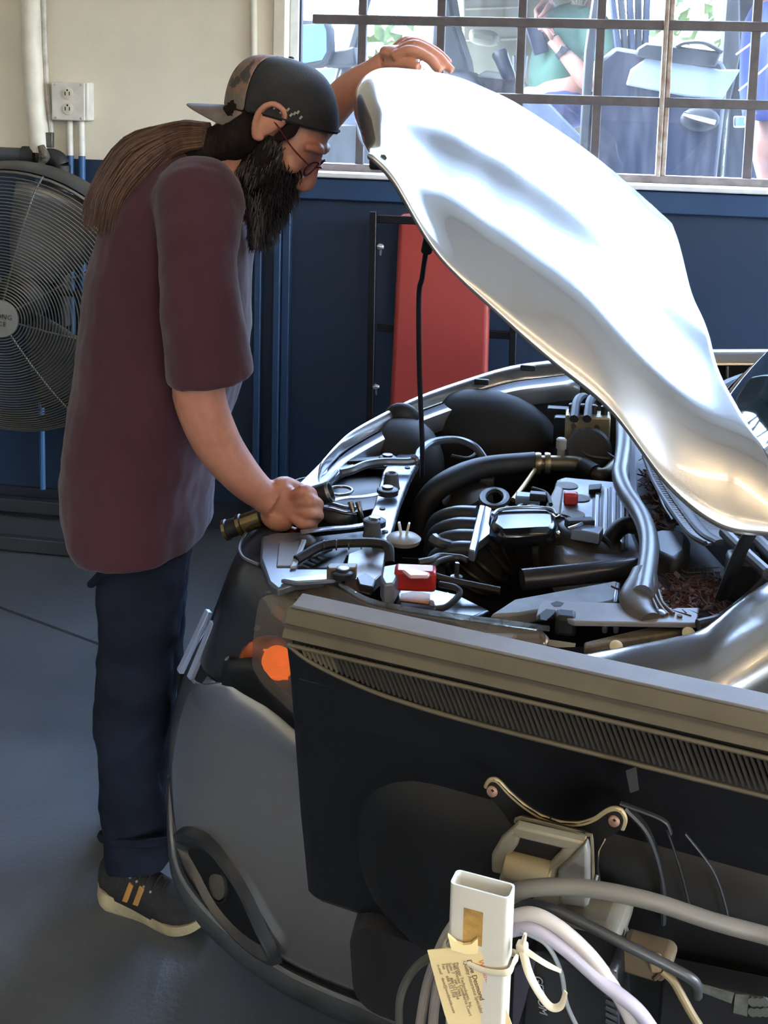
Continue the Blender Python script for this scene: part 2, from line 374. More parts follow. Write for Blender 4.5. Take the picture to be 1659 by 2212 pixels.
for dx in (-0.018, 0.026):
    x = oc.x+dx
    c = MB().tube([(x,WY-0.02,oc.z-0.06),(x+0.002,WY-0.02,1.375)], 0.0125, seg=12).build('conduit', wm, t)
    MB().tube([(x+0.002,WY-0.02,1.375),(x+0.006,WY-0.02,0.12)], 0.0125, seg=12).build('painted_conduit', pm('blue_conduit2', (48,92,140), rough=0.4), c)
x = A(547,0,y=WY-0.02).x
t = thing('wall_conduit', 'slim cream conduit running down the wall left of the window', 'pipe', (x, WY-0.02, 1.3))
MB().tube([(x-0.03,WY-0.016,CEIL-0.02),(x,WY-0.016,1.95),(A(556,360,y=WY).x,WY-0.016,1.36)], 0.013, seg=12).build('conduit', cream, t)

# ------------------------------------------------------------------ ceiling lamps
tubeglow = pm('tube_glow', (255,240,215), emit=(255,226,184,48.0), var=0)
def lamp(cx, cy, L, label):
    t = thing('ceiling_lamp', label, 'lamp', (cx, cy, CEIL-0.35), 'strip lights under the ceiling')
    MB().box((cx, cy, CEIL-0.29), (L, 0.16, 0.05)).build('housing', pm('lamp_housing', (220,218,210), rough=0.4), t, bev=0.008)
    for dy in (-0.045, 0.045): MB().tube([(cx-L/2+0.03,cy+dy,CEIL-0.335),(cx+L/2-0.03,cy+dy,CEIL-0.335)], 0.014, seg=10, caps=True).build('tube_lamp', tubeglow, t)
    for dx in (-L/2+0.1, L/2-0.1): MB().tube([(cx+dx,cy,CEIL-0.27),(cx+dx,cy,CEIL)], 0.004, seg=6).build('hanger', iron, t)
for cx, cy, nm in ((0.4, -0.9, 'nearest to the camera, left of the pair'), (3.1, -0.9, 'nearest to the camera, right of the pair'), (0.4, -3.4, 'behind the camera, left of the pair'), (3.1, -3.4, 'behind the camera, right of the pair')):
    lamp(cx, cy, 2.4, 'long twin tube strip light '+nm)
# ------------------------------------------------------------------ the car under repair
YC = 2.2
paint = pm('silver_paint', (160,159,157), rough=0.25, metal=0.8, var=0.03, vs=3, coat=0.8)
black_pl = pm('black_plastic', (30,31,33), rough=0.45, var=0.2, vs=14, bump=0.06)
grey_pl = pm('dusty_grey_plastic', (74,74,76), rough=0.5, var=0.25, vs=11, bump=0.05)
rubber = pm('black_rubber', (24,24,26), rough=0.6, var=0.25, vs=20)
sheet = pm('grey_sheet_metal', (150,156,166), rough=0.28, metal=0.7, var=0.14, vs=8, rvar=0.1)
dull_metal = pm('cast_metal', (128,124,116), rough=0.4, metal=0.75, var=0.3, vs=16)
bolt_m = pm('bolt_metal', (120,120,124), rough=0.3, metal=0.9, var=0.2, vs=40)
seal_m = pm('seal_grey', (96,98,104), rough=0.4, var=0.15, vs=12)
car = thing('car', 'silver car with its bonnet propped open beside the bearded mechanic', 'car', (0.3, YC, 0))

# --- bonnet
CC = spline([A(*p, y=2.2) for p in [(775,300),(764,240),(769,188),(802,153),(850,145),(970,160),(1050,190),(1130,230),(1290,340),(1440,470),(1546,676)]][:10] + [Vector((0.262,2.2,1.335))], 8)
EE = spline([A(*p, y=1.52) for p in [(800,325),(860,390),(960,560),(1100,700),(1200,790),(1330,900),(1450,1060),(1560,1145),(1659,1160),(1745,1166)]], 8)
NS = 64
C_ = resample(CC, NS); E_ = resample(EE, NS)
gx, gy = [0,.25,.5,.7,.82,.88,.895,.91,.93,1.0], [0,.06,.215,.41,.54,.605,.625,.66,.725,1.0]
GS = spline(list(zip(gx, gy)), 6)
def gv(v): return lerpc(abs(v), [p[0] for p in GS], [p[1] for p in GS])
def hood_pt(s, v, off=0.0):
    i = min(NS-2, int(s*(NS-1))); t = s*(NS-1)-i
    c = C_[i].lerp(C_[i+1], t); e = E_[i].lerp(E_[i+1], t); g = gv(v)
    kf = min(1.0, s/0.28); gx_ = g*kf+(abs(v)**1.05)*(1-kf)
    x = c.x+(e.x-c.x)*gx_; z = c.z+(e.z-c.z)*g
    # two soft creases running along the bonnet
    cr = math.exp(-((abs(v)-0.62)/0.07)**2)*0.010*min(1, s*3)
    return Vector((x+cr*0.62-off*0.62, YC+v*0.68, z+cr*0.78-off*0.78))
VS = [-1+2*k/56 for k in range(57)]
def s_end(v): return lerpc(abs(v), [0,0.3,0.44,0.6,0.73,0.85,0.93,1.0], [0.86,0.86,0.862,0.87,0.895,0.935,0.97,1.0])
rows = [[hood_pt(i/(NS-1)*s_end(v), v) for v in VS] for i in range(NS)]
hood = MB().grid(rows).build('bonnet', paint, car, smooth=60, solid=0.010, sub=1, offset=-1)
rows = [[hood_pt(0.24+0.60*i/30, v*0.88, 0.03+0.012*(abs(sin(v*9))>0.6)) for v in VS[::2]] for i in range(31)]
MB().grid(rows).build('inner_panel', pm('bonnet_underside', (88,88,90), rough=0.5, var=0.15), hood, solid=0.004)
MB().tube([hood_pt(0.012, v, 0.008)+Vector((0.02,0,0)) for v in VS[2:-2:3]], 0.005, seg=6).build('front_seal', rubber, hood)
MB().box(hood_pt(0.03, -0.9, 0.012)+Vector((0.012,0,-0.006)), (0.024,0.02,0.016)).build('bump_stop', rubber, hood, bev=0.004)
# small reflections of the room stay reflections: nothing is painted on the bonnet

# --- far fender
FF = [((700,992),2.36),((730,958),2.44),((768,925),2.52),((850,880),2.64),((910,852),2.71),((1000,820),2.79),((1100,790),2.85),((1190,777),2.88)]
crest = [A(*p, y=yy) for p, yy in FF]
crest += [Vector((0.15,2.90,crest[-1].z+0.03)), Vector((0.45,2.92,crest[-1].z+0.05)), Vector((0.95,2.94,crest[-1].z+0.07))]
crest = spline(crest, 5)
def fender_rows(sgn, crest):
    R = []
    for dy, dz in ((-0.055,-0.030),(-0.045,-0.016),(-0.038,-0.002),(-0.02,0.004),(0,0),(0.05,-0.03),(0.09,-0.09),(0.115,-0.2),(0.12,-0.38),(0.10,-0.62)):
        R.append([Vector((p.x, p.y+sgn*dy, max(0.2, p.z+dz))) for p in crest])
    return R
MB().grid(fender_rows(1, crest)).build('front_fender', paint, car, smooth=60, solid=0.004, sub=1)
# flange strip with three retaining clips
fl = [Vector((p.x, p.y-0.06, p.z-0.032)) for p in crest[2:38]]
MB().grid([fl, [p+Vector((0.004,-0.03,-0.012)) for p in fl], [p+Vector((0.004,-0.034,-0.05)) for p in fl]]).build('fender_flange', pm('flange_paint', (150,154,162), rough=0.3, metal=0.6, var=0.1), car, solid=0.003)
for px, py in ((955,872),(1040,825),(1140,795),(790,950)):
    p = A(px, py, y=2.66 if px < 900 else 2.76)
    MB().box(p, (0.035,0.012,0.014)).build('trim_clip', black_pl, car, bev=0.003)
p = A(868,898,y=2.62); MB().ball(p, (0.04,0.02,0.03), seg=12, rings=8).build('fender_bumper', rubber, car)

# --- engine bay tub
tub = MB()
ring_t = [(-0.46,1.97),(-0.50,2.2),(-0.40,2.62),(-0.30,2.74),(0.0,2.83),(0.30,2.85),(0.30,1.60),(0.0,1.66),(-0.22,1.80)]
zt = [0.80,0.80,0.82,0.90,0.95,0.98,0.93,0.86,0.82]
tub.loft([[Vector((x,y,z)) for (x,y),z in zip(ring_t, zt)], [Vector((x*0.94,YC+(y-YC)*0.95,0.62)) for x, y in ring_t], [Vector((x*0.85,YC+(y-YC)*0.8,0.42)) for x, y in ring_t]], True, False)
tub.add([Vector((x*0.85,YC+(y-YC)*0.8,0.42)) for x, y in ring_t], [tuple(range(len(ring_t)))])
MB_tub = tub.build('bay_liner', pm('bay_black', (20,20,22), rough=0.6, var=0.3, vs=6, bump=0.1), car, smooth=20)
# far inner wheel house, dusty
p = A(880,930,z=0.80); MB().ball((p.x+0.03,2.60,0.80), (0.10,0.10,0.12), seg=20, rings=12).build('washer_tank', pm('dusty_dark', (34,33,32), rough=0.7, var=0.2), car)
p = A(1060,890,z=0.82); MB().ball((p.x,2.74,0.80), (0.20,0.10,0.16), seg=24, rings=14).build('strut_tower', pm('tower_dark', (22,21,21), rough=0.75, var=0.35), car)
MB().tube([A(1000,950,z=.84),A(1060,905,z=.88),A(1105,870,z=.92),A(1130,850,z=.94)], 0.006, res=8).build('wiring_loom', rubber, car)
MB().tube([A(1105,872,z=.92),A(1140,890,z=.9),A(1160,910,z=.88)], 0.005).build('wiring_loom', rubber, car)

# --- front bumper and nose
PLAN = spline([(-0.690,2.20),(-0.688,2.08),(-0.672,1.98),(-0.63,1.905),(-0.56,1.855),(-0.47,1.815),(-0.37,1.78),(-0.26,1.745),(-0.14,1.68),(-0.03,1.57)], 5)
def on_plan(t, z, inset):
    k = t*(len(PLAN)-1); i = min(len(PLAN)-2, int(k)); p = PLAN[i].lerp(PLAN[i+1], k-i)
    q = PLAN[min(len(PLAN)-1, i+2)]-PLAN[max(0, i-1)]; n = Vector((abs(q.y), abs(q.x))).normalized()
    return Vector((p.x+n.x*inset, p.y+n.y*inset, z))
def both_sides(near):                                   # near: from the centre line outwards
    return [Vector((p.x, 2*YC-p.y, p.z)) for p in near[:0:-1]]+near
def z_top(t): return lerpc(t, [0,.225,.35,.45,.5,.54,.58,.62,.7,.83,.96,1], [.60,.585,.61,.645,.637,.632,.62,.60,.59,.61,.70,.74])
def z_lip(t): return lerpc(t, [0,.20,.25,.3,.41,.525,.625,.715,1], [.42,.37,.315,.268,.236,.208,.192,.188,.19])
TS = [k/44 for k in range(45)]
LEV = [(0,0.02),(0.06,0.006),(0.2,-0.006),(0.4,-0.018),(0.6,-0.024),(0.8,-0.022),(1,-0.012)]
MB().grid([both_sides([on_plan(t, z_top(t)+(z_lip(t)-z_top(t))*f, i) for t in TS]) for f, i in LEV]).build('bumper_cover', paint, car, smooth=60, solid=0.004, sub=1)
lip = MB().grid([both_sides([on_plan(t, z_lip(t)-dz, i) for t in TS]) for dz, i in ((0,-0.012),(0.010,-0.024),(0.03,-0.026),(0.048,-0.016),(0.056,0.01),(0.058,0.05))]).build('lower_lip', pm('lip_grey', (62,66,68), rough=0.42, var=0.2, vs=9), car, smooth=60, solid=0.004)
MB().tube([on_plan(t, z_lip(t)-0.002, -0.019) for t in TS[8:]], 0.004, seg=6, res=1).build('lip_moulding', pm('moulding_grey', (120,120,118), rough=0.4, var=0.15), lip)
# end of the bumper at the wheel arch: bare mounting tabs
e = PLAN[-1]
MB().box((e.x+0.012, e.y+0.004, 0.36), (0.03,0.006,0.30)).build('arch_tab', black_pl, car, bev=0.003)
MB().box((e.x+0.05, e.y+0.14, 0.40), (0.05,0.16,0.30)).build('arch_liner', black_pl, car, bev=0.01)
# upper nose: dark grille trim between the lamps, rising to the top panel
NL = [(0.845,0.175,.50),(0.835,0.138,.52),(0.815,0.105,.54),(0.78,0.085,.56),(0.735,0.070,.585),(0.69,0.055,.515),(0.655,0.042,.455),(0.615,0.030,.44)]
npts = [both_sides([on_plan(te*k/24, z, i) for k in range(25)]) for z, i, te in NL]
nose = MB().grid(npts).build('grille_trim', pm('nose_dark', (44,47,52), rough=0.32, var=0.2, vs=7), car, smooth=60, solid=0.005, sub=1)
MB().tube([p+Vector((-0.003,0,0.003)) for p in npts[2][6:44]], 0.0030, seg=6, res=2).build('trim_bead', pm('bead_grey', (96,100,106), rough=0.35), nose)
MB().tube([npts[r][-1]+Vector((-0.003,-0.004,0.002)) for r in range(2, 8)], 0.004, seg=6, res=3).build('trim_edge', pm('bead_grey', (96,100,106)), nose)
for px, py, yy in ((492,1424,1.90),(556,1358,1.86)):
    MB().lathe([(0.006,0),(0.006,0.003),(0.003,0.004)], A(px,py,y=yy), (-0.5,-0.4,0.7), 10).build('push_pin', bolt_m, nose)
# two bright number plate rails on the front
blu = pm('plate_rail', (196,208,232), rough=0.25, metal=0.6, var=0.05)
pl = MB().box((-0.708, 2.18, 0.50), (0.010,0.22,0.10)).build('plate_bracket', black_pl, car, bev=0.003)
for off in (0.0, 0.022):
    a = A(456+off*500,1320+off*1100,y=2.0-off*0.5); b = A(394+off*1000,1452+off*600,y=1.985-off*0.5)
    d = (b-a).normalized(); n = Vector((-0.35,-0.55,0.75)); n = (n-d*n.dot(d)).normalized(); w_ = d.cross(n)
    MB().prism([a-w_*0.0065, b-w_*0.0065, b+w_*0.0065, a+w_*0.0065], n*0.010).build('plate_rail', blu, pl, bev=0.001)
# fog lamp pocket, near side
pk = [tuple(p) for p in spline([(.345,.352),(.44,.380),(.525,.330),(.58,.256),(.612,.205),(.545,.212),(.465,.25),(.395,.31)], 3, True)]
pc_ = (0.49, 0.285)
def pkr(k, kz, inset): return [on_plan(pc_[0]+(t-pc_[0])*k, pc_[1]+(z-pc_[1])*kz, inset) for t, z in pk]
deep = pkr(0.70, 0.66, -0.0285)
pkm = MB(); pkm.loft([pkr(1, 1, -0.020), pkr(0.95, 0.93, -0.040), pkr(0.88, 0.85, -0.042), pkr(0.76, 0.72, -0.031), deep], True, False); pkm.add(deep, [tuple(range(len(deep)))])
pocket = pkm.build('fog_lamp_bezel', pm('bezel_grey', (46,48,50), rough=0.38, var=0.2, vs=12), car, smooth=40)
MB().add(pkr(0.72, 0.68, -0.0295), [tuple(range(len(pk)))]).build('fog_recess_shade', pm('gap_black', (12,13,15), rough=0.5), pocket)  # flat dark sheet, painted in for the shade of a recess
fc = on_plan(0.468, 0.298, -0.022); fn = Vector((-0.6,-0.75,0.1)).normalized()
fl_ = MB().lathe([(0.026,-0.005),(0.027,0),(0.025,0.006),(0.015,0.010),(0.002,0.011)], fc, fn, 24).build('fog_lamp', pm('fog_glass', (96,92,80), rough=0.2, metal=0.3, var=0.2), car)
MB().lathe([(0.028,-0.005),(0.032,0.004),(0.029,0.006),(0.027,-0.002)], fc, fn, 24, caps=False).build('rim', black_pl, fl_)

# --- near headlamp
TT = [A(*p, z=z) for p, z in (((562,1290),0.80),((600,1276),0.82),((690,1258),0.84),((735,1268),0.85),((800,1302),0.86),((900,1322),0.87),((1000,1337),0.88),((1100,1350),0.89),((1185,1362),0.90))]
BB = [on_plan(t, z, 0.008) for t, z in ((.515,.690),(.54,.664),(.58,.644),(.62,.624),(.675,.608),(.75,.608),(.83,.628),(.90,.67),(.96,.72),(1.0,.76))]
LT, LB = resample(spline(TT, 6), 34), resample(spline(BB, 6), 34)
def lamp_row(k, off=0.0):
    w = [0,0.16,0.34,0.55,0.78,1][k]; bul = [0,0.008,0.012,0.012,0.008,0][k]; hd = [0,0.34,0.60,0.78,0.90,1][k]
    out = []; o = Vector((-0.45,-0.7,0.5)).normalized()
    for i, (a, b) in enumerate(zip(LT, LB)):
        p = Vector((a.x+(b.x-a.x)*hd, a.y+(b.y-a.y)*hd, a.z+(b.z-a.z)*w)); e_ = min(1, i/5, (33-i)/3.0)
        out.append(p+o*(bul*e_-off))
    return out
lens_m = glassy('lamp_lens_hazy', tint=(226,222,212), gloss=0.10, haze=0.14, rough=0.06, hazecol=(190,180,166), diffuse=True, hv=(0.9,1.15))
lampo = MB().grid([lamp_row(k) for k in range(6)]).build('headlamp', lens_m, car, smooth=60, solid=0.003, sub=1)
MB().grid([lamp_row(k, 0.085) for k in range(6)]).build('reflector', pm('lamp_chrome', (186,176,160), rough=0.26, metal=0.8, var=0.1), lampo, smooth=60)
MB().tube([p+Vector((0,0.002,0.002)) for p in LT], 0.004, seg=6, res=1).build('lens_edge', glassy('lens_edge', tint=(214,214,208), gloss=0.15, haze=0.3, hazecol=(200,200,196)), lampo)
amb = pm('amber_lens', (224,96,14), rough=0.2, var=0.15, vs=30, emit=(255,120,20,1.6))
ambd = pm('amber_reflector', (206,104,44), rough=0.3, metal=0.4, var=0.25, vs=24)
def pix(p):
    d = p-EYE; z = d.dot(FWD); return Vector((IW/2+FPX*d.dot(RIGHT)/z, PY-FPX*d.dot(UPV)/z))
INW = Vector((0.45,0.7,-0.5)).normalized()
def under_lens(px, py, depth):
    q = min((q for k in range(6) for q in lamp_row(k)), key=lambda q: (pix(q)-Vector((px,py))).length)
    return A(px, py, y=q.y+depth)
p0 = under_lens(600,1432,0.030)
MB().ball(p0, (0.028,0.018,0.030), seg=18, rings=12).build('indicator', amb, lampo)
MB().ball(under_lens(588,1440,0.062), (0.06,0.02,0.055), seg=18, rings=12).build('indicator_reflector', ambd, lampo)
for kz in range(5):
    MB().tube([under_lens(570+kz*3,1404+kz*14,0.024), under_lens(592,1408+kz*14,0.020), under_lens(622,1410+kz*14,0.020)], 0.0022, seg=6).build('lens_rib', amb, lampo)
MB().box(under_lens(602,1320,0.016), (0.020,0.012,0.020), Matrix.Rotation(0.6,3,'Y')).build('marker_lens', ambd, lampo, bev=0.002)
q1 = A(1090,1388,z=.86); MB().box(q1, (0.035,0.012,0.012)).build('marker_lens', ambd, lampo, bev=0.002)
MB().tube([A(960,1372,z=.875),A(1060,1374,z=.878),A(1165,1376,z=.88)], 0.0045, seg=8).build('lens_strip', pm('strip_bright', (210,214,220), rough=0.15, metal=0.6), lampo)
MB().tube([A(1160,1410,z=.87),A(1180,1385,z=.885),A(1172,1372,z=.89)], 0.004, seg=8).build('lens_strip', pm('strip_bright', (210,214,220)), lampo)
# black gap strip under the lamp
gt = [0.43+0.57*k/20 for k in range(21)]
def z_lb(t): return lerpc(t, [.43,.48,.515,.54,.58,.62,.675,.75,.83,.90,.96,1], [.660,.678,.690,.664,.644,.624,.608,.608,.628,.67,.72,.76])
MB().grid([[on_plan(t, z_lb(t)+0.012, 0.022) for t in gt], [on_plan(t, z_lb(t)-0.01, 0.014) for t in gt], [on_plan(t, z_top(t)-0.006, 0.016) for t in gt]]).build('gap_panel', pm('gap_black', (12,13,15), rough=0.5), car, solid=0.003)

# --- near fender, running back to the windscreen pillar
SEAM = [A(*p, z=z) for p, z in (((1120,1438),0.885),((1240,1413),0.905),((1330,1396),0.925),((1420,1379),0.94),((1500,1362),0.955),((1540,1338),0.968),((1590,1298),0.985),((1659,1252),1.005),((1760,1195),1.03),((1900,1150),1.05))]
SEAM = spline(SEAM, 5)
R = []
for dy, dz in ((0.02,-0.05),(0.006,-0.012),(0,0),(-0.02,0.002),(-0.05,-0.006),(-0.085,-0.025),(-0.115,-0.06),(-0.135,-0.11),(-0.15,-0.2),(-0.155,-0.32),(-0.15,-0.46)):
    R.append([Vector((p.x-0.02*(dz < -0.1), max(p.y, 1.36)+dy, p.z+dz)) for p in SEAM])
MB().grid(R).build('front_fender', paint, car, smooth=60, solid=0.004, sub=1)
p = A(1306,1424,z=.905); MB().lathe([(0.006,0),(0.006,0.002),(0.003,0.003)], p, (0,-0.2,1), 10).build('rivet', pm('rivet_cream', (210,204,180), rough=0.3), car)
# inner ledge of the fender with two cream plugs
led = [A(*p, z=.90) for p in ((1262,1398),(1330,1385),(1420,1372),(1498,1358),(1496,1338),(1420,1350),(1330,1370),(1262,1386))]
L_ = MB().prism(led, (0,0,-0.012)).build('fender_ledge', pm('ledge_tan', (128,116,92), rough=0.6, var=0.3, vs=20), car, bev=0.003)
for px, py in ((1331,1398),(1487,1369)):
    MB().lathe([(0.009,0),(0.009,0.003),(0.006,0.005)], A(px,py,z=.905), (0,-0.6,0.8), 16).build('plug', pm('plug_cream', (222,208,160), rough=0.4), L_)

# --- windscreen and pillar beyond the bonnet
wsr = []
for i in range(9):
    s = i/8
    row = []
    for k in range(17):
        v = -1+2*k/16; bow = 0.20*v*v
        row.append(Vector((0.25+bow+s*0.52, YC+v*(0.70-0.06*s), 1.03-0.03*v*v+s*0.58-0.03*v*v*s)))
    wsr.append(row)
ws = MB().grid(wsr).build('windscreen', pm('windscreen_glass', (30,46,50), rough=0.03, metal=0.0, var=0, coat=1.0, spec=1.0), car, smooth=60, solid=0.005, sub=1)
MB().tube([r[0] for r in wsr], 0.022, seg=10, res=1).build('pillar', black_pl, car)
MB().tube([r[-1] for r in wsr], 0.022, seg=10, res=1).build('pillar', black_pl, car)
MB().tube([p+Vector((-0.012,0,0.004)) for p in wsr[0]], 0.010, seg=8, res=1).build('windscreen_seal', rubber, ws)
rf = [[Vector((0.77+s*1.4+0.18*(v*v)*(1-s), YC+v*0.64, 1.60-0.06*v*v+0.06*sin(pi*min(1, s+0.15)))) for v in [-1+2*k/12 for k in range(13)]] for s in (0,0.2,0.5,1)]
MB().grid(rf).build('roof', paint, car, smooth=60, solid=0.01)
MB().tube([Vector((0.40,1.60,1.045)),Vector((0.46,1.9,1.07)),Vector((0.50,2.35,1.09))], 0.008, seg=8).build('wiper_arm', black_pl, car)
# door side and far side, mostly out of view
for sgn, yy, yw in ((-1, 1.235, 1.38), (1, 3.045, 2.95)):
    MB().prism([(0.40,yy,0.30),(2.3,yy,0.30),(2.3,yy-sgn*0.05,1.04),(0.36,yy-sgn*0.05,1.03)], (0,-sgn*0.06,0)).build('door', paint, car, bev=0.012)
    MB().prism([(0.48,yy-sgn*0.10,1.03),(2.3,yy-sgn*0.10,1.04),(2.2,YC+sgn*0.64,1.56),(0.98,YC+sgn*0.64,1.56)], (0,-sgn*0.006,0)).build('side_window', pm('windscreen_glass', (30,46,50)), car, bev=0)
    t_ = MB().lathe([(0.10,-0.08),(0.28,-0.09),(0.31,-0.06),(0.31,0.06),(0.28,0.09),(0.10,0.08)], (0.20, yw, 0.31), (0,1,0), 36).build('wheel', rubber, car)
    MB().lathe([(0.03,0.0),(0.20,0.01),(0.20,0.03),(0.05,0.05)], (0.20, yw+sgn*0.075, 0.31), (0,sgn,0), 28).build('rim', dull_metal, t_)
sc_ = [Vector((0.30+0.19*v*v, YC+v*0.76, 0.965)) for v in [-1+2*k/14 for k in range(15)]]
MB().grid([[p+Vector((-0.02,0,-0.03)) for p in sc_], sc_, [p+Vector((0.10,0,0.05)) for p in sc_]]).build('scuttle_panel', black_pl, car, solid=0.004)
MB().box((1.35, YC+0.0, 0.66), (1.70,1.52,0.66)).build('cabin_floor', pm('cabin_dark', (22,22,24), rough=0.8), car, bev=0.02)
# ------------------------------------------------------------------ engine bay fittings
def plate(name, pts, z, th, mat, parent=None, bev=0.002):
    return MB().prism([A(px, py, z=z) for px, py in pts], (0,0,-th)).build(name, mat, parent or car, bev=bev)
def zt_(pts, r, mat, name, parent=None, seg=10, res=6, flat=1.0):
    return MB().tube([A(px, py, z=z) for px, py, z in pts], r, seg=seg, res=res, flat=flat).build(name, mat, parent or car)
# core support
core = plate('core_support', [(868,975),(905,968),(905,995),(889,1023),(865,1081),(852,1127),(838,1168),(812,1168),(796,1119),(809,1090),(817,1055),(827,1018),(842,995)], 0.86, 0.02, sheet, bev=0.003)
plate('core_support_lower', [(752,1196),(838,1165),(826,1238),(800,1262),(745,1244)], 0.845, 0.02, pm('core_dusty', (134,130,126), rough=0.4, metal=0.5, var=0.2, vs=10))
for px, py in ((858,1054),(826,1098),(832,1148),(880,1010)):
    MB().lathe([(0.006,0),(0.006,0.001)], A(px,py,z=.861), (0,0,1), 12).build('hole', dark, core)
plate('top_panel', [(565,1158),(600,1150),(664,1148),(640,1228),(735,1228),(735,1246),(700,1252),(640,1258),(600,1272),(580,1256),(562,1205)], 0.85, 0.015, pm('top_panel_grey', (104,112,124), rough=0.3, metal=0.3, var=0.15), bev=0.004)
plate('top_recess', [(602,1172),(650,1166),(630,1222),(597,1222)], 0.853, 0.004, pm('recess_tan', (112,108,104), rough=0.55, var=0.15))
plate('recess_edge', [(650,1166),(668,1150),(640,1222),(626,1224)], 0.856, 0.006, pm('edge_light', (150,154,160), rough=0.4, var=0.1))
plate('side_tray', [(606,1250),(720,1236),(742,1240),(740,1250),(640,1256)], 0.858, 0.008, pm('tray_blue', (120,132,150), rough=0.3, metal=0.4, var=0.1))
plate('corner_gusset', [(645,1045),(700,990),(745,985),(845,985),(845,1000),(770,1000),(735,1018),(690,1060),(650,1075)], 0.86, 0.012, sheet)
plate('gusset_rib', [(722,990),(830,986),(834,992),(725,998)], 0.866, 0.006, black_pl)
# straps with bolted pads
for pts, pad in (([(672,1098,.862),(730,1078,.866),(790,1072,.87),(836,1062,.872)], (837,1061)), ([(650,1150,.86),(700,1143,.863),(760,1138,.868),(806,1128,.872)], (809,1128))):
    s_ = MB().tube([A(px,py,z=z) for px, py, z in pts], 0.010, seg=8, flat=0.25, up=(0,1,0)).build('strap', sheet, car)
    c = A(pad[0], pad[1], z=.874)
    MB().lathe([(0.021,-0.006),(0.021,0.004),(0.017,0.006)], c, (0,0,1), 20).build('pad', black_pl, s_)
    MB().lathe([(0.011,0.005),(0.011,0.010),(0.008,0.011)], c, (0,0,1), 16).build('bolt', bolt_m, s_)
for px, py in ((837,990),(740,1238)):
    c = A(px,py,z=.866); o = MB().lathe([(0.019,-0.006),(0.019,0.003),(0.015,0.005)], c, (0,0,1), 20).build('mount_pad', black_pl, car)
    MB().lathe([(0.011,0.004),(0.011,0.009),(0.008,0.010)], c, (0,0,1), 16).build('bolt', bolt_m, o)
for px, py in ((845,1052),(804,1158)):
    c = A(px,py,z=.862); o = MB().lathe([(0.017,0),(0.013,0.028),(0.009,0.030),(0.004,0.026)], c, (0,0,1), 18).build('bump_stop', grey_pl, car)
# latch area
LK = thing if False else None
plate('latch_well', [(690,1060),(735,1022),(838,1006),(812,1098),(700,1120)], 0.835, 0.01, pm('well_black', (16,16,18), rough=0.5))
plate('grille_well', [(640,1228),(668,1160),(800,1145),(815,1180),(750,1200),(740,1226)], 0.835, 0.01, pm('well_black', (16,16,18)))
zt_([(648,1088,.855),(660,1060,.86),(700,1045,.862),(718,1030,.863),(728,1018,.863)], 0.004, seal_m, 'latch_lip')
MB().tube([A(735+26*cos(t*pi/5), 1060+9*sin(t*pi/5), z=.862) for t in range(10)], 0.003, seg=6, closed=True).build('latch_ring', bolt_m, car)
for dy in (0, 12):
    zt_([(692,1086+dy,.868),(715,1088+dy,.872),(745,1096+dy,.87),(770,1098+dy,.868)], 0.0035, bolt_m, 'latch_spring')
for dx in (0, 16):
    MB().tube([A(757+dx,1084,z=.885), A(764+dx,1110,z=.865), A(768+dx,1125,z=.85)], [0.006,0.004,0.004], seg=8).build('latch_hook', bolt_m, car)
for i in range(6):
    zt_([(650+i*9,1206-i*7,.845),(676+i*9,1200-i*6,.852),(705+i*9,1190-i*5,.848)], 0.004+0.001*(i%2), pm('loom_grey', (82,86,92), rough=0.4, var=0.2), 'cable')
MB().ball(A(730,1112,z=.845), (0.03,0.03,0.02)).build('horn', grey_pl, car)
MB().ball(A(660,1172,z=.845), (0.02,0.02,0.015)).build('grommet', grey_pl, car)
zt_([(640,1210,.855),(700,1178,.868),(770,1172,.872),(822,1174,.872),(840,1185,.868),(842,1215,.85)], 0.0085, rubber, 'corrugated_conduit', res=8)
for i in range(5):
    MB().lathe([(0.0095,-0.001),(0.0095,0.001)], A(700+i*27,1178-i*1.2,z=.869), (1,0.1,0), 10).build('conduit_ridge', pm('ridge_grey', (70,70,74), rough=0.5), car)
plate('relay_cover', [(706,1222),(712,1216),(772,1216),(770,1226),(710,1228)], 0.875, 0.02, pm('relay_tan', (126,112,84), rough=0.5, var=0.2))
plate('bracket_tab', [(770,1246),(790,1236),(812,1252),(806,1268),(776,1262)], 0.866, 0.012, black_pl)
# white clip on a round cap
c = A(872,1158,z=.87); o = MB().lathe([(0.028,-0.012),(0.031,-0.004),(0.026,0),(0.01,0.004)], c, (0,0,1), 24).build('clip_base', pm('clip_base_grey', (150,148,144), rough=0.4), car)
for s_ in (-1, 1): MB().box(c+Vector((s_*0.007,0,0.014)), (0.004,0.009,0.022), Matrix.Rotation(s_*0.2,3,'Y')).build('clip_jaw', pm('clip_white', (226,222,208), rough=0.4), o, bev=0.001)
# AC line along the core support, then a loop of hose
zt_([(736,1022,.872),(760,1016,.875),(790,1004,.878),(830,998,.88),(880,998,.88),(900,992,.884),(908,975,.886),(935,955,.89),(985,950,.89),(1025,965,.885),(1052,1000,.86)], 0.0085, pm('ac_line', (88,94,100), rough=0.3, metal=0.3, var=0.1), 'refrigerant_line', res=8)
MB().lathe([(0.012,-0.004),(0.012,0.004)], A(898,994,z=.884), (0.6,0.5,0.4), 14).build('line_clip', sheet, car)
zt_([(975,985,.86),(1010,990,.855),(1028,978,.86),(1020,965,.87)], 0.004, rubber, 'cable')
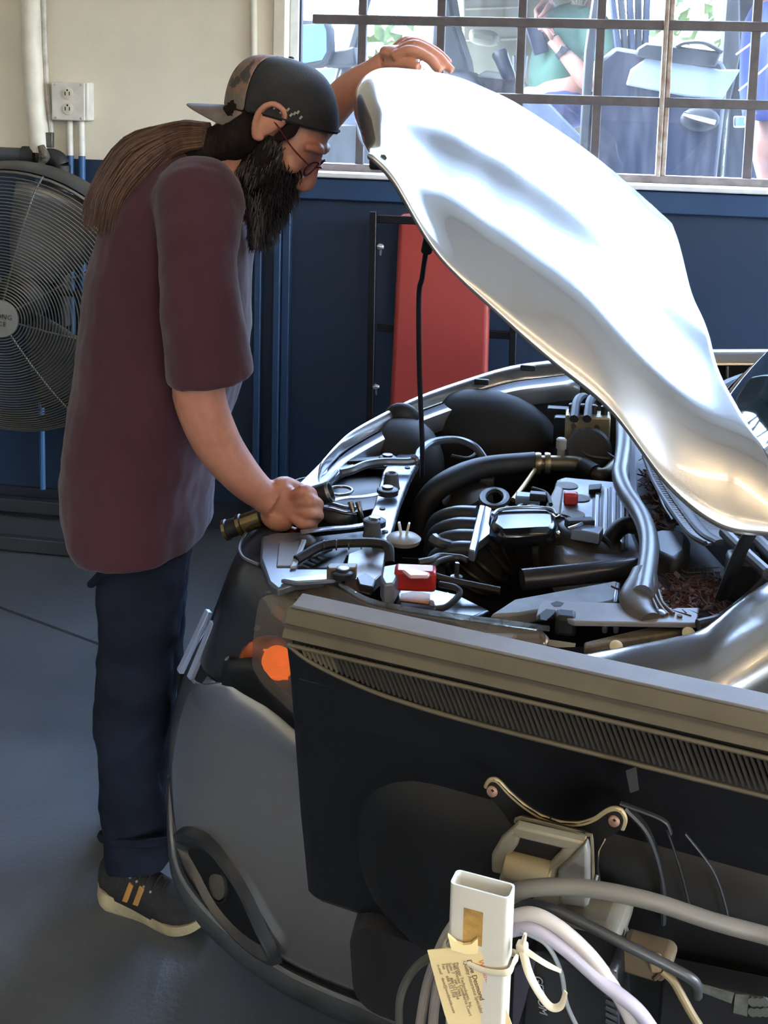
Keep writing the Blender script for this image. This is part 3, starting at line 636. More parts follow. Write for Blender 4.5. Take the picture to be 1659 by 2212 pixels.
# upper radiator hose, metal neck, heater hose
zt_([(905,1150,.74),(918,1090,.80),(960,1045,.84),(1040,1012,.86),(1155,1000,.865)], 0.024, rubber, 'radiator_hose', seg=16, res=8)
nk = zt_([(1150,1000,.865),(1200,1000,.868),(1245,1002,.868),(1262,1008,.866)], 0.016, pm('brass_grey', (136,124,100), rough=0.4, metal=0.7, var=0.3), 'coolant_neck', seg=14)
for px in (1162, 1182): MB().lathe([(0.022,-0.006),(0.023,0),(0.022,0.006)], A(px,1000,z=.867), (1,0.1,0), 16).build('hose_clamp', pm('clamp_brass', (150,136,104), rough=0.35, metal=0.8), nk)
zt_([(1258,1006,.866),(1285,1022,.86)], 0.019, rubber, 'hose_joint', seg=14)
zt_([(1280,1020,.86),(1305,1025,.86),(1325,1008,.865),(1345,985,.87)], 0.014, pm('brass_grey', (136,124,100)), 'heater_pipe', seg=14)
MB().lathe([(0.008,-0.02),(0.008,0.02),(0.011,0.022),(0.011,0.042),(0.008,0.045)], A(1211,990,z=.87), (0,0,1), 16).build('bleed_cap', pm('cap_grey', (170,166,156), rough=0.5), car)
zt_([(1155,1015,.86),(1135,1045,.86),(1108,1080,.85)], 0.005, pm('brass_pipe', (150,128,84), rough=0.35, metal=0.8), 'coolant_pipe')
# alternator / pulleys in the dark
MB().lathe([(0.05,-0.03),(0.055,0),(0.05,0.02),(0.02,0.03)], A(1010,1085,z=.80), (-0.3,-0.2,0.9), 24).build('alternator', pm('alt_metal', (74,70,60), rough=0.5, metal=0.5, var=0.3), car)
MB().tube([A(1068+26*cos(t*pi/8),1078+18*sin(t*pi/8),z=.84) for t in range(16)], 0.008, seg=8, closed=True).build('pulley_ring', pm('pump_dark', (44,42,40)), car)
MB().box(A(1052,1045,z=.83), (0.03,0.03,0.03)).build('sensor_block', grey_pl, car, bev=0.004)
# ABS block
c = A(1268,940,z=.90); ab_ = MB().box(c, (0.098,0.06,0.10)).build('brake_modulator', pm('abs_alloy', (170,154,120), rough=0.35, metal=0.5, var=0.15, vs=12), car, bev=0.004)
MB().lathe([(0.046,0),(0.050,0.01),(0.050,0.05),(0.044,0.056),(0.02,0.057)], c+Vector((0.004,-0.025,-0.028)), (0,-0.95,0.3), 28).build('pump_motor', pm('pump_dark', (44,42,40), rough=0.35, metal=0.4, var=0.2), ab_)
for dx in (-0.035,-0.012,0.012,0.035): MB().lathe([(0.008,0),(0.008,0.018),(0.005,0.020)], c+Vector((dx,0.0,0.05)), (0,0,1), 10).build('pipe_union', pm('union_dark', (58,54,54), rough=0.4, metal=0.6), ab_)
for dx in (-0.03, 0.02):
    MB().lathe([(0.006,0),(0.006,0.008)], c+Vector((dx,-0.03,0.028)), (0,-1,0), 10).build('pipe_union', pm('union_brass', (96,84,54), rough=0.4, metal=0.7), ab_)
    MB().tube([c+Vector((dx,-0.035,0.026)), c+Vector((dx+0.006,-0.06,0.0)), c+Vector((dx+0.04,-0.085,-0.022)), c+Vector((0.12,-0.07,-0.025))], 0.004, seg=8).build('brake_pipe', pm('brake_pipe', (96,100,104), rough=0.35, metal=0.6), ab_)
for i, px in enumerate((1248, 1276)):
    MB().tube([A(px-8,905,z=.95), A(px-2,868,z=.97), A(px+14,858,z=.97), A(px+34,880,z=.95)], 0.010, seg=8).build('harness_loop', rubber, car)
MB().box(A(1210,930,z=.89), (0.03,0.04,0.07)).build('connector', black_pl, car, bev=0.005)
MB().box(A(1206,885,z=.93), (0.05,0.03,0.012)).build('connector_shelf', black_pl, car, bev=0.003)
# valve cover
VZ = 0.87
vc = plate('valve_cover', [(1200,1034),(1215,1027),(1352,1040),(1362,1120),(1398,1206),(1300,1215),(1215,1200),(1180,1150)], VZ, 0.09, pm('valve_cover_alloy', (150,152,160), rough=0.42, metal=0.45, var=0.22, vs=9), bev=0.012)
gm = pm('valve_groove', (62,62,68), rough=0.5, metal=0.4)
for k in range(5):
    xa, xb = 1281+k*18, 1276+k*19
    plate('groove', [(xa,1048+k*2),(xa+4,1048+k*2),(xb+5,1188),(xb,1188)], VZ+0.0012, 0.001, gm, vc, bev=0)
    if k < 4: plate('rib', [(xa+5,1050+k*2),(xa+15,1052+k*2),(xb+17,1186),(xb+7,1186)], VZ+0.005, 0.004, pm('valve_rib', (156,158,166), rough=0.4, metal=0.45, var=0.15), vc)
pit = pm('coil_well', (92,80,62), rough=0.6, var=0.3, vs=30)
for px, py in ((1225,1050),(1250,1077),(1238,1112)):
    MB().lathe([(0.020,0.001),(0.022,0.002),(0.014,0.0025)], A(px,py,z=VZ), (0,0,1), 20).build('coil_well', pit, vc)
plate('valve_step', [(1180,1085),(1205,1036),(1222,1040),(1212,1120),(1195,1160),(1178,1150)], VZ+0.002, 0.02, pm('step_tan', (122,112,96), rough=0.5, var=0.2), vc, bev=0.006)
red = pm('red_plastic', (206,66,62), rough=0.4, var=0.15, vs=20)
rc = MB().box(A(1233,1076,z=VZ+0.012), (0.028,0.022,0.024)).build('red_connector', red, vc, bev=0.005)
plate('bolt_block', [(1272,1046),(1300,1044),(1298,1056),(1272,1058)], VZ+0.012, 0.01, rubber, vc)
# intake runners
for i in range(4):
    zt_([(928+i*4,1170+i*26,.78),(945,1128+i*26,.82),(985,1112+i*26,.845),(1030,1112+i*26,.85)], 0.017, pm('runner_grey', (54,58,64), rough=0.38, var=0.2), 'intake_runner', seg=14, res=8)
zt_([(938,1166,.86),(948,1172,.86),(980,1180,.85),(1020,1192,.845)], [0.012,0.010,0.009,0.009], pm('pipe_dark', (66,70,74), rough=0.35), 'breather_pipe')
plate('rail_bracket', [(1036,1090),(1049,1092),(1026,1190),(1012,1186)], 0.895, 0.02, pm('rail_zinc', (158,170,190), rough=0.3, metal=0.7, var=0.2, vs=20), bev=0.002)
plate('rail_bracket', [(1049,1092),(1062,1098),(1056,1130),(1062,1150),(1034,1172),(1027,1190)], 0.880, 0.015, pm('rail_zinc', (158,170,190)), bev=0.002)
# black coil cover
cvo = plate('coil_cover', [(1058,1130),(1062,1110),(1076,1099),(1100,1095),(1165,1093),(1190,1098),(1204,1112),(1206,1130),(1196,1142),(1080,1148)], 0.905, 0.035, pm('gloss_black', (24,25,28), rough=0.15, var=0.1), bev=0.012)
zt_([(1064,1112,.908),(1080,1101,.909),(1130,1096,.91),(1188,1099,.909),(1202,1112,.908)], 0.003, pm('cover_bead', (110,116,126), rough=0.25, metal=0.4), 'cover_bead', cvo)
bx_ = MB().box(A(1140,1078,z=.895), (0.045,0.03,0.018)).build('injector_plug', pm('plug_blue', (112,128,156), rough=0.35, var=0.15), car, bev=0.003)
MB().box(A(1162,1072,z=.905), (0.03,0.02,0.014)).build('latch', black_pl, bx_, bev=0.002)
zt_([(1150,1055,.885),(1180,1066,.885),(1190,1090,.88)], 0.004, rubber, 'cable')
# air intake elbow with bellows
pe = [(1005,1262,.74),(1040,1210,.79),(1085,1172,.825),(1140,1160,.842),(1200,1178,.845)]
el = zt_(pe, [0.045,0.050,0.054,0.054,0.052], pm('intake_black', (50,47,43), rough=0.4, var=0.25, vs=14), 'intake_elbow', seg=28, res=8)
EP = spline([A(px,py,z=z) for px, py, z in pe], 16)
for k in (6,12,18,26,34,40,46,50,54):
    d = (EP[min(len(EP)-1,k+1)]-EP[k-1]).normalized(); r_ = 0.0555 if k > 12 else 0.051
    u, w_, a_ = frame(d); MB().tube([EP[k]+u*cos(t*pi/14)*r_+w_*sin(t*pi/14)*r_ for t in range(28)], 0.0042 if k < 40 else 0.0055, seg=6, res=1, closed=True).build('bellow', pm('intake_black', (50,47,43)), el)
d = (EP[-1]-EP[-3]).normalized(); u, w_, a_ = frame(d); cpos = EP[-4]
clampm = pm('hose_clamp_steel', (206,196,160), rough=0.2, metal=0.95, var=0.1)
MB().lathe([(0.0555,-0.007),(0.057,-0.007),(0.057,0.007),(0.0555,0.007)], cpos+d*0.012, d, 40, caps=False).build('hose_clamp', clampm, el)
MB().box(cpos+d*0.012+Vector((0,-0.045,0.036)), (0.016,0.012,0.014)).build('clamp_screw', clampm, el, bev=0.002)
af = MB(); af.tube([EP[-2], EP[-2]+d*0.06, A(1290,1215,z=.84), A(1330,1225,z=.835)], [0.050,0.048,0.046,0.046], seg=24); afo = af.build('airflow_meter', pm('meter_brown', (58,50,44), rough=0.4, var=0.2), car)
mb_ = MB().box(A(1268,1152,z=.895), (0.05,0.035,0.02), Matrix.Rotation(-0.25,3,'Z')).build('sensor_plate', pm('sensor_grey', (140,152,170), rough=0.3, metal=0.3, var=0.1), afo, bev=0.002)
MB().box(A(1252,1130,z=.905), (0.05,0.022,0.016), Matrix.Rotation(0.35,3,'Z')).build('plug', rubber, afo, bev=0.003)
MB().tube([A(1228,1142,z=.905),A(1246,1136,z=.91),A(1262,1128,z=.908)], 0.003, seg=6).build('bracket', sheet, afo)
zt_([(1285,1150,.89),(1305,1165,.885),(1322,1185,.875),(1320,1205,.86)], 0.006, rubber, 'cable', afo)
plate('airbox_lid', [(1300,1206),(1320,1186),(1385,1205),(1405,1225),(1380,1250),(1310,1236)], 0.862, 0.06, pm('airbox_brown', (56,50,46), rough=0.45, var=0.2), bev=0.008)
zt_([(1312,1200,.86),(1322,1160,.885),(1350,1135,.90),(1390,1140,.90)], 0.015, rubber, 'vacuum_hose', seg=12, res=8)
# black bar and steel tube in the near half of the bay
zt_([(1128,1252,.885),(1250,1240,.89),(1378,1226,.895)], 0.017, pm('bar_black', (60,60,62), rough=0.25, metal=0.4, var=0.12), 'strut_bar', seg=18)
# fuse box lid
fb = plate('fuse_box_lid', [(1058,1328),(1112,1293),(1330,1253),(1340,1262),(1330,1296),(1305,1302),(1160,1318),(1120,1325)], 0.892, 0.02, pm('lid_dusty', (128,128,130), rough=0.5, var=0.22, vs=14), bev=0.004)
plate('lid_latch', [(1330,1256),(1340,1258),(1334,1300),(1324,1300)], 0.897, 0.01, sheet, fb)
# fender bracket plate
br = plate('fender_bracket', [(1158,1330),(1166,1304),(1180,1296),(1340,1302),(1352,1312),(1510,1312),(1506,1346),(1240,1342),(1212,1330),(1196,1318)], 0.918, 0.008, pm('bracket_grey', (138,138,142), rough=0.5, var=0.14, vs=10), bev=0.002)
plate('slot', [(1190,1303),(1203,1298),(1218,1302),(1212,1309),(1196,1309)], 0.9185, 0.001, dark, br, bev=0)
plate('slot', [(1166,1326),(1180,1315),(1200,1318),(1196,1326),(1180,1340),(1168,1338)], 0.9185, 0.001, dark, br, bev=0)
for px in (1300, 1324, 1470): plate('tab', [(px,1345),(px+14,1346),(px+12,1352),(px+2,1352)], 0.906, 0.012, sheet, br)
MB().lathe([(0.010,0),(0.010,0.003),(0.005,0.006)], A(1424,1326,z=.919), (0,0,1), 14).build('screw', bolt_m, br)
MB().lathe([(0.004,0),(0.004,0.002)], A(1468,1332,z=.919), (0,0,1), 10).build('screw', pm('rust', (90,58,40), rough=0.7), br)
MB().box(A(1222,1345,z=.905), (0.03,0.03,0.03)).build('rubber_block', rubber, car, bev=0.006)
# battery with its red terminal cover
bt = plate('battery', [(838,1278),(900,1262),(990,1282),(1062,1318),(1000,1345),(925,1322),(850,1308)], 0.855, 0.14, pm('battery_black', (26,26,28), rough=0.25, var=0.1), bev=0.006)
plate('battery_sticker', [(866,1282),(900,1276),(934,1284),(926,1304),(864,1296)], 0.8562, 0.001, pm('sticker_amber', (196,126,22), rough=0.5, var=0.3, vs=26, col2=(140,90,30)), bt, bev=0)
plate('battery_reflection', [(930,1284),(968,1280),(986,1296),(962,1312),(928,1306)], 0.8565, 0.0012, pm('lid_reflection', (190,190,200), rough=0.12, metal=0.6, var=0.05), bt, bev=0)  # silver patch painted as a reflection on the black battery top
rt = MB().box(A(897,1248,z=.885), (0.066,0.036,0.034), Matrix.Rotation(0.12,3,'Z')).build('terminal_cover', pm('terminal_red', (182,36,34), rough=0.35, var=0.12, vs=20), bt, bev=0.006)
plate('terminal_cap', [(868,1230),(890,1226),(930,1236),(926,1244),(885,1244)], 0.905, 0.006, pm('cap_pink', (214,170,176), rough=0.3, var=0.1), rt, bev=0.003)
plate('terminal_clamp', [(826,1222),(862,1216),(868,1232),(852,1260),(830,1262),(822,1246)], 0.895, 0.035, pm('clamp_lead', (120,124,134), rough=0.4, metal=0.4, var=0.2), bt, bev=0.004)
MB().tube([A(852,1262,z=.86),A(853,1278,z=.85),A(855,1292,z=.84)], 0.011, seg=12).build('terminal_bolt', bolt_m, bt)
zt_([(930,1242,.885),(965,1252,.88),(1010,1262,.875),(1080,1276,.87)], 0.006, rubber, 'battery_cable', bt)
zt_([(950,1262,.88),(985,1270,.885),(992,1285,.88),(965,1310,.87),(940,1316,.866)], 0.005, rubber, 'hold_down_strap', bt)
MB().lathe([(0.010,0),(0.010,0.004),(0.004,0.006),(0.004,0.026),(0.003,0.027)], A(986,1250,z=.875), (0,0,1), 12).build('stud', bolt_m, bt)
zt_([(905,1215,.87),(930,1210,.872),(950,1202,.87),(990,1205,.868)], 0.006, grey_pl, 'cable')
zt_([(925,1232,.86),(950,1212,.868),(990,1204,.868),(1010,1210,.866)], 0.005, grey_pl, 'cable')
# cowl seal, cowl panel, mesh, wiper linkage
zt_([(1346,895,.965),(1347,960,.96),(1343,1000,.955),(1340,1030,.95),(1352,1065,.945),(1382,1110,.94),(1398,1150,.94),(1402,1190,.938),(1396,1240,.935),(1388,1285,.932)], 0.0155, seal_m, 'bonnet_seal', seg=14, res=8)
MB().tube([A(1392,1235,z=.938),A(1385,1270,z=.93),A(1372,1292,z=.925),A(1382,1318,z=.92),A(1405,1336,z=.92)], [0.019,0.026,0.024,0.022,0.014], seg=14, flat=0.6).build('seal_end', pm('seal_tan', (92,84,72), rough=0.45, var=0.25, vs=18), car)
for i in range(3): zt_([(1398+i*12,1272+i*2,.93),(1412+i*10,1300+i*2,.925),(1425+i*15,1330-i*2,.92)], 0.003, pm('seal_fold', (104,94,78), rough=0.45, var=0.2), 'seal_fold')
plate('cowl_tray', [(1352,895),(1400,960),(1470,1120),(1600,1260),(1560,1330),(1440,1335),(1400,1290),(1408,1180),(1390,1110),(1356,1040)], 0.90, 0.015, pm('cowl_blue_grey', (70,76,86), rough=0.45, var=0.2, vs=8), bev=0.003)
plate('cowl_wall', [(1362,910),(1374,955),(1376,1060),(1408,1120),(1410,1150),(1398,1150),(1362,1060),(1355,1000)], 0.935, 0.02, pm('cowl_violet', (92,96,112), rough=0.35, var=0.1))
mo = plate('wiper_motor', [(1404,1146),(1420,1140),(1478,1142),(1492,1160),(1490,1190),(1460,1212),(1410,1190)], 0.935, 0.05, pm('motor_black', (48,47,46), rough=0.5, var=0.2), bev=0.012)
# cowl grille: a bowed frame with rows of slots
gtop = spline([A(1416,985,z=.95),A(1440,1040,z=.95),A(1480,1100,z=.955),A(1520,1150,z=.96),A(1556,1172,z=.965)], 8)
gl = MB().tube(gtop, 0.010, seg=8, res=1, flat=0.5).build('cowl_grille', grey_pl, car)
for i in range(2, len(gtop)-2):
    for s in (0, 0.5):
        p = gtop[i].lerp(gtop[i+1], s); d = (gtop[i+1]-gtop[i]).normalized(); n = Vector((-d.y, d.x, 0)); n = -n if n.x < 0 else n
        MB().box(p+n*0.024+Vector((0,0,0.0)), (0.004,0.030,0.004), Matrix(((d.x,n.x,0),(d.y,n.y,0),(0,0,1)))).build('grille_bar', pm('grille_light', (120,124,130), rough=0.4, var=0.1), gl)
        MB().box(p-n*0.016+Vector((0,0,-0.004)), (0.0035,0.018,0.004), Matrix(((d.x,n.x,0),(d.y,n.y,0),(0,0,1)))).build('grille_bar', pm('grille_light', (120,124,130)), gl)
for off in (0.04, -0.026):
    MB().tube([p+Vector((off*0.9, off*0.35, 0)) for p in gtop], 0.004, seg=6, res=1).build('grille_rail', grey_pl, gl)
zt_([(1414,985,.93),(1418,1040,.93),(1434,1090,.925),(1455,1125,.92)], 0.004, seal_m, 'cowl_bead')
# debris mesh near the pillar
ms = MB()
for i in range(9):
    a, b = A(1440+i*14,1225,z=.905), A(1455+i*15,1292,z=.905); ms.tube([a, b], 0.0012, seg=4)
for i in range(7):
    a, b = A(1440+i*3,1228+i*10,z=.9055), A(1555+i*2,1226+i*10,z=.9055); ms.tube([a, b], 0.0012, seg=4)
ms.build('leaf_mesh', pm('mesh_grey', (84,86,90), rough=0.4), car)
zt_([(1508,1350,.92),(1560,1335,.925),(1620,1290,.94),(1665,1240,.96)], 0.008, pm('gutter_seal', (58,60,64), rough=0.5), 'gutter_seal')
MB().box(A(1605,1245,z=.95), (0.05,0.05,0.07)).build('hinge_block', black_pl, car, bev=0.01)
zt_([(1565,1150,1.0),(1600,1185,1.0),(1660,1240,1.0)], 0.009, grey_pl, 'wiper_spindle')
zt_([(1600,1145,1.0),(1640,1170,1.0),(1690,1220,1.0)], 0.010, seal_m, 'wiper_blade')
MB().tube([A(1640,1120,y=1.62), A(1600,1190,y=1.65), A(1560,1290,y=1.70)], 0.012, seg=8, flat=0.5).build('bonnet_hinge', black_pl, car)
# prop rod
rod = MB().tube([A(912,1030,z=.86), A(912,960,y=2.36), A(906,800,y=2.34), A(905,640,y=2.32), A(912,600,y=2.31), A(921,540,y=2.29), A(938,470,y=2.25), A(950,400,y=2.22)], 0.0052, seg=8, res=4).build('prop_rod', pm('rod_black', (18,18,22), rough=0.35, var=0.05), car)
MB().tube([A(921,543,y=2.29), A(933,488,y=2.26)], 0.011, seg=12).build('grip_sleeve', rubber, rod)
# fallen leaves and needles in the cowl
lm = pm('dry_leaves', (104,66,48), rough=0.85, var=0.35, vs=60, col2=(58,36,30))
st = MB()
random.seed(3)
def twig(p, L):
    a = random.uniform(0, pi); d = Vector((cos(a), sin(a), random.uniform(-0.1, 0.5))).normalized()*L; st.tube([p-d/2, p+d/2], random.uniform(0.0008, 0.0018), seg=4)
for k in range(520):
    if random.random() < 0.6: px, py = random.gauss(1500, 48), random.gauss(1288, 20)
    else: t = random.random(); px, py = 1400+t*40+random.gauss(0, 10), 1010+t*130+random.gauss(0, 14)
    if px > 1590 or py > 1325: continue
    twig(A(px, py, z=.907+random.random()*0.012), random.uniform(0.012, 0.035))
for k in range(90):
    t = random.random(); p = A(1400+t*45+random.gauss(0,12), 1015+t*140+random.gauss(0,10), z=.91+random.random()*0.01) if k < 60 else A(random.gauss(1500,40), random.gauss(1285,18), z=.915)
    a = random.uniform(0, pi); u = Vector((cos(a), sin(a), 0.3))*0.010; v = Vector((-sin(a), cos(a), 0.2))*0.006
    st.prism([p-u, p-v, p+u, p+v], (0,0,0.0012))
tag(st.build('dry_leaf_litter', lm), 'reddish brown dry leaves and needles lying in the cowl below the windscreen', 'leaves', kind='stuff')
# ------------------------------------------------------------------ outside the window
g = MB().box((0, WY+10.3, 0.16), (40, 20, 0.3)); struct(g.build('ground', pm('yard_concrete', (140,138,134), rough=0.85, var=0.1, vs=1.5)))
tree_g = pm('hedge_green', (84,96,44), rough=0.9, var=0.35, vs=9)
YS = 5.75                                  # near side of the parked vehicle
suv = thing('parked_van', 'blue grey van parked outside the window with its door open', 'van', (0.2, YS+0.8, 0.31))
vp = pm('van_paint', (12,18,40), rough=0.5, var=0.08)
vdark = pm('van_trim', (11,14,22), rough=0.6, var=0.15)
beige = pm('van_beige', (98,92,74), rough=0.7, var=0.08, vs=8)
def vpoly(name, pts, y, th, mat, parent=None, bev=0.01, smooth=35):
    return MB().prism([A(px,py,y=y) for px, py in pts], (0,th,0)).build(name, mat, parent or suv, bev=bev, smooth=smooth)
# lower body side
vpoly('body_side', [(560,215),(1180,215),(1260,300),(1262,620),(560,560)], YS+0.05, 0.06, pm('van_silver', (60,68,84), rough=0.5, var=0.05))
vpoly('wheel_arch', [(620,320),(700,268),(790,268),(860,330),(880,560),(600,560)], YS+0.02, 0.04, vdark)
# door mirror
mir = vpoly('mirror_housing', [(628,48),(640,36),(702,40),(714,62),(716,110),(708,136),(690,146),(636,150),(626,140)], YS-0.30, 0.10, vdark, bev=0.02)
vpoly('mirror_glass', [(634,55),(698,50),(705,66),(706,112),(696,130),(640,140),(632,132)], YS-0.306, 0.004, pm('mirror_sky_tint', (46,86,130), rough=0.4, metal=0.0, var=0.15, vs=6), mir, bev=0.002)  # blue colour stands in for the sky mirrored in the glass
vpoly('mirror_arm', [(700,118),(764,100),(770,140),(700,146)], YS-0.24, 0.26, vdark)
# pillars and quarter window
vpoly('front_pillar', [(796,-60),(815,-60),(758,145),(735,215),(715,215),(750,100)], YS+0.0, 0.05, vdark)
vpoly('quarter_glass', [(690,150),(745,142),(800,200),(770,330),(690,330)], YS+0.06, 0.006, pm('quarter_blue', (84,120,150), rough=0.3, var=0.1))
vpoly('quarter_frame', [(728,140),(748,142),(722,230),(706,230)], YS+0.02, 0.03, vdark)
# cab: back wall of beige trim, dash, seat, far side
cab = vpoly('cab_lining', [(1000,-160),(1310,-160),(1310,330),(1000,300)], YS+1.15, 0.05, beige)
for k in range(3): vpoly('lining_seam', [(1005,18+k*34),(1130,14+k*34),(1130,18+k*34),(1005,22+k*34)], YS+1.14, 0.01, pm('seam_tan', (140,128,104), rough=0.7), cab, bev=0)
vpoly('armrest', [(1012,60),(1070,66),(1080,88),(1060,100),(1012,92)], YS+0.85, 0.25, beige, bev=0.03)
vpoly('dashboard', [(1015,170),(1040,158),(1100,162),(1130,178),(1130,230),(1000,205)], YS+0.45, 0.5, pm('dash_dark', (26,30,40), rough=0.5, var=0.1), bev=0.02)
vpoly('dash_top', [(1025,166),(1050,152),(1095,158),(1090,172)], YS+0.44, 0.4, pm('dash_pale', (140,142,138), rough=0.5), bev=0.01)
st_ = vpoly('driver_seat', [(936,60),(950,-60),(966,-60),(985,60),(1008,130),(1012,160),(990,176),(950,172),(938,150)], YS+0.30, 0.35, pm('seat_black', (11,14,22), rough=0.5, var=0.12), bev=0.05)
vpoly('seat_bolster', [(925,150),(1015,150),(1050,200),(1040,260),(930,260)], YS+0.2, 0.5, pm('seat_black', (11,14,22)), bev=0.05)
vpoly('door_frame_bar', [(934,60),(956,0),(964,0),(946,70),(938,150),(930,150)], YS+0.1, 0.04, vdark)
# open rear door seen edge on, with its handle
door = vpoly('open_door', [(1296,128),(1330,100),(1400,112),(1470,118),(1560,130),(1575,160),(1545,420),(1255,420),(1272,240)], YS-0.25, 0.07, vp, bev=0.02)
vpoly('door_window_ledge', [(1362,150),(1400,122),(1470,132),(1555,150),(1600,150),(1560,215),(1480,208),(1352,184)], YS-0.262, 0.02, pm('ledge_white', (120,128,138), rough=0.5, var=0.03), door, bev=0.008)
vpoly('door_top_trim', [(1376,104),(1396,92),(1470,100),(1560,112),(1546,146),(1470,138),(1372,122)], YS-0.275, 0.04, pm('ledge_dark', (18,24,34), rough=0.5), door, bev=0.01)
MB().tube([A(1462,100,y=YS-0.27),A(1480,92,y=YS-0.28),A(1520,92,y=YS-0.28),A(1560,112,y=YS-0.27)], 0.020, seg=8, flat=0.5).build('grab_handle', vdark, door)
hc = A(1512,258,y=YS-0.26)
MB().ball(hc, (0.085,0.02,0.055), seg=20, rings=10).build('handle_recess', vdark, door)
MB().tube([hc+Vector((-0.07,-0.02,0.02)), hc+Vector((-0.02,-0.035,0.008)), hc+Vector((0.06,-0.03,-0.01))], [0.018,0.024,0.026], seg=12, flat=0.6).build('door_handle', pm('chrome', (220,224,228), rough=0.08, metal=1.0, var=0), door)
vpoly('door_edge', [(1262,110),(1290,-80),(1306,-80),(1284,120),(1268,330),(1250,330)], YS-0.28, 0.05, vdark, door)
for k in range(5): vpoly('door_jamb', [(1306+k*22,-80),(1320+k*22,-80),(1345+k*14,118),(1330+k*14,120)], YS+0.02+k*0.012, 0.04, pm('jamb_%d' % (k % 2), ((28,38,62),(15,20,34))[k % 2], rough=0.6, var=0.08))
vpoly('centre_pillar', [(1572,-80),(1598,-80),(1600,120),(1570,260),(1556,420),(1530,420),(1552,200)], YS-0.05, 0.06, vdark)
vpoly('rear_latch', [(1584,250),(1612,250),(1612,276),(1584,276)], YS-0.08, 0.02, pm('chrome', (220,224,228)))
vpoly('rear_opening', [(1600,-80),(1900,-80),(1900,420),(1560,420)], YS+0.5, 0.05, pm('van_dark_inside', (30,36,50), rough=0.7))
vpoly('roof_rail', [(700,-120),(1900,-120),(1900,-75),(700,-80)], YS+0.05, 1.2, vp)
for a, b in (((1596,196),(1700,100)), ((1590,118),(1700,30))):
    tag(MB().tube([A(*a,y=YS-0.6), A((a[0]+b[0])/2,(a[1]+b[1])/2+3,y=YS-0.6), A(*b,y=YS-0.6)], 0.009, seg=8, flat=0.4).build('strap', pm('strap_yellow', (190,170,110), rough=0.6), suv))
# drinking mug and cup on the dash
mug = thing('travel_mug', 'dark travel mug leaning on the dashboard of the van', 'mug', A(1100,172,y=YS+0.40))
d = (A(1078,112,y=YS+0.40)-A(1102,172,y=YS+0.40)).normalized()
MB().lathe([(0.030,0),(0.036,0.02),(0.040,0.13),(0.036,0.135)], A(1102,172,y=YS+0.40), d, 20).build('body', pm('mug_dark', (24,30,46), rough=0.35), mug)
MB().lathe([(0.041,0.12),(0.043,0.14),(0.036,0.155),(0.01,0.16)], A(1102,172,y=YS+0.40), d, 20).build('lid', pm('mug_lid', (30,34,46), rough=0.4), mug)
cup = MB().lathe([(0.030,0),(0.040,0.11),(0.042,0.112),(0.039,0.11),(0.029,0.004)], A(1122,168,y=YS+0.55), (0,0,1), 20).build('paper_cup', pm('cup_grey', (96,104,112), rough=0.6))
tag(cup, 'pale grey cup standing behind the dark travel mug', 'cup')
# seated person in green
skin2 = pm('skin_outside', (136,92,76), rough=0.55, var=0.08, vs=20)
per = thing('person', 'person in a green T-shirt sitting in the van looking at a phone', 'person', A(1200,300,y=YS+0.35))
YP = YS+0.38
def tb(pts, r, seg=14, res=6): return MB().tube([A(px,py,y=yy) for px, py, yy in pts], r, seg=seg, res=res)
body = MB()
body.tube([A(1225,190,y=YP+0.02),A(1228,120,y=YP+0.02),A(1245,60,y=YP+0.03),A(1262,10,y=YP+0.04),A(1266,-20,y=YP+0.04)], [0.15,0.15,0.14,0.07,0.055], seg=18)
body.ball(A(1258,-58,y=YP), (0.075,0.09,0.105), seg=18, rings=12)
body.ball(A(1248,-22,y=YP-0.01), (0.045,0.05,0.04), seg=14, rings=8)                         # jaw
body.ball(A(1228,-50,y=YP-0.0), (0.018,0.014,0.022), seg=10, rings=6)                        # nose
body.tube([A(1290,55,y=YP-0.10),A(1300,120,y=YP-0.20),A(1276,178,y=YP-0.22),A(1240,140,y=YP-0.22),A(1212,108,y=YP-0.21),A(1195,85,y=YP-0.20)], [0.055,0.052,0.048,0.042,0.030,0.034], seg=14)
body.tube([A(1215,40,y=YP+0.20),A(1170,50,y=YP+0.12),A(1185,20,y=YP+0.02),A(1180,5,y=YP-0.08)], [0.05,0.045,0.035,0.032], seg=14)
for i in range(4):                                                                             # near hand round the phone
    body.tube([A(1196,78-i*4,y=YP-0.2+i*0.012),A(1178,68+i*3-6,y=YP-0.19+i*0.014),A(1160,74+i*9-10,y=YP-0.16+i*0.012),A(1150,84+i*9-10,y=YP-0.13)], [0.012,0.011,0.010,0.008], seg=8)
body.tube([A(1196,90,y=YP-0.21),A(1186,74,y=YP-0.24),A(1172,58,y=YP-0.235)], [0.013,0.011,0.009], seg=8)
for i in range(4):                                                                             # far hand, finger tapping
    body.tube([A(1182,2+i*5,y=YP-0.07+i*0.014),A(1170,8+i*8,y=YP-0.10+i*0.014),A(1158,22+i*5,y=YP-0.12+i*0.012),A(1162,34+i*4,y=YP-0.13)], [0.012,0.011,0.010,0.008], seg=8)
body.tube([A(1185,10,y=YP-0.10),A(1176,26,y=YP-0.14),A(1164,38,y=YP-0.15)], [0.012,0.011,0.009], seg=8)
body.tube([A(1245,190,y=YP-0.1),A(1170,222,y=YP-0.16),A(1130,226,y=YP-0.2),A(1128,300,y=YP-0.2)], [0.10,0.085,0.07,0.055], seg=16)
bo = body.build('body', skin2, per, smooth=80)
sh = MB(); sh.tube([A(1216,198,y=YP),A(1222,150,y=YP),A(1232,95,y=YP),A(1250,45,y=YP+0.02),A(1262,18,y=YP+0.03)], [0.175,0.185,0.175,0.15,0.075], seg=24)
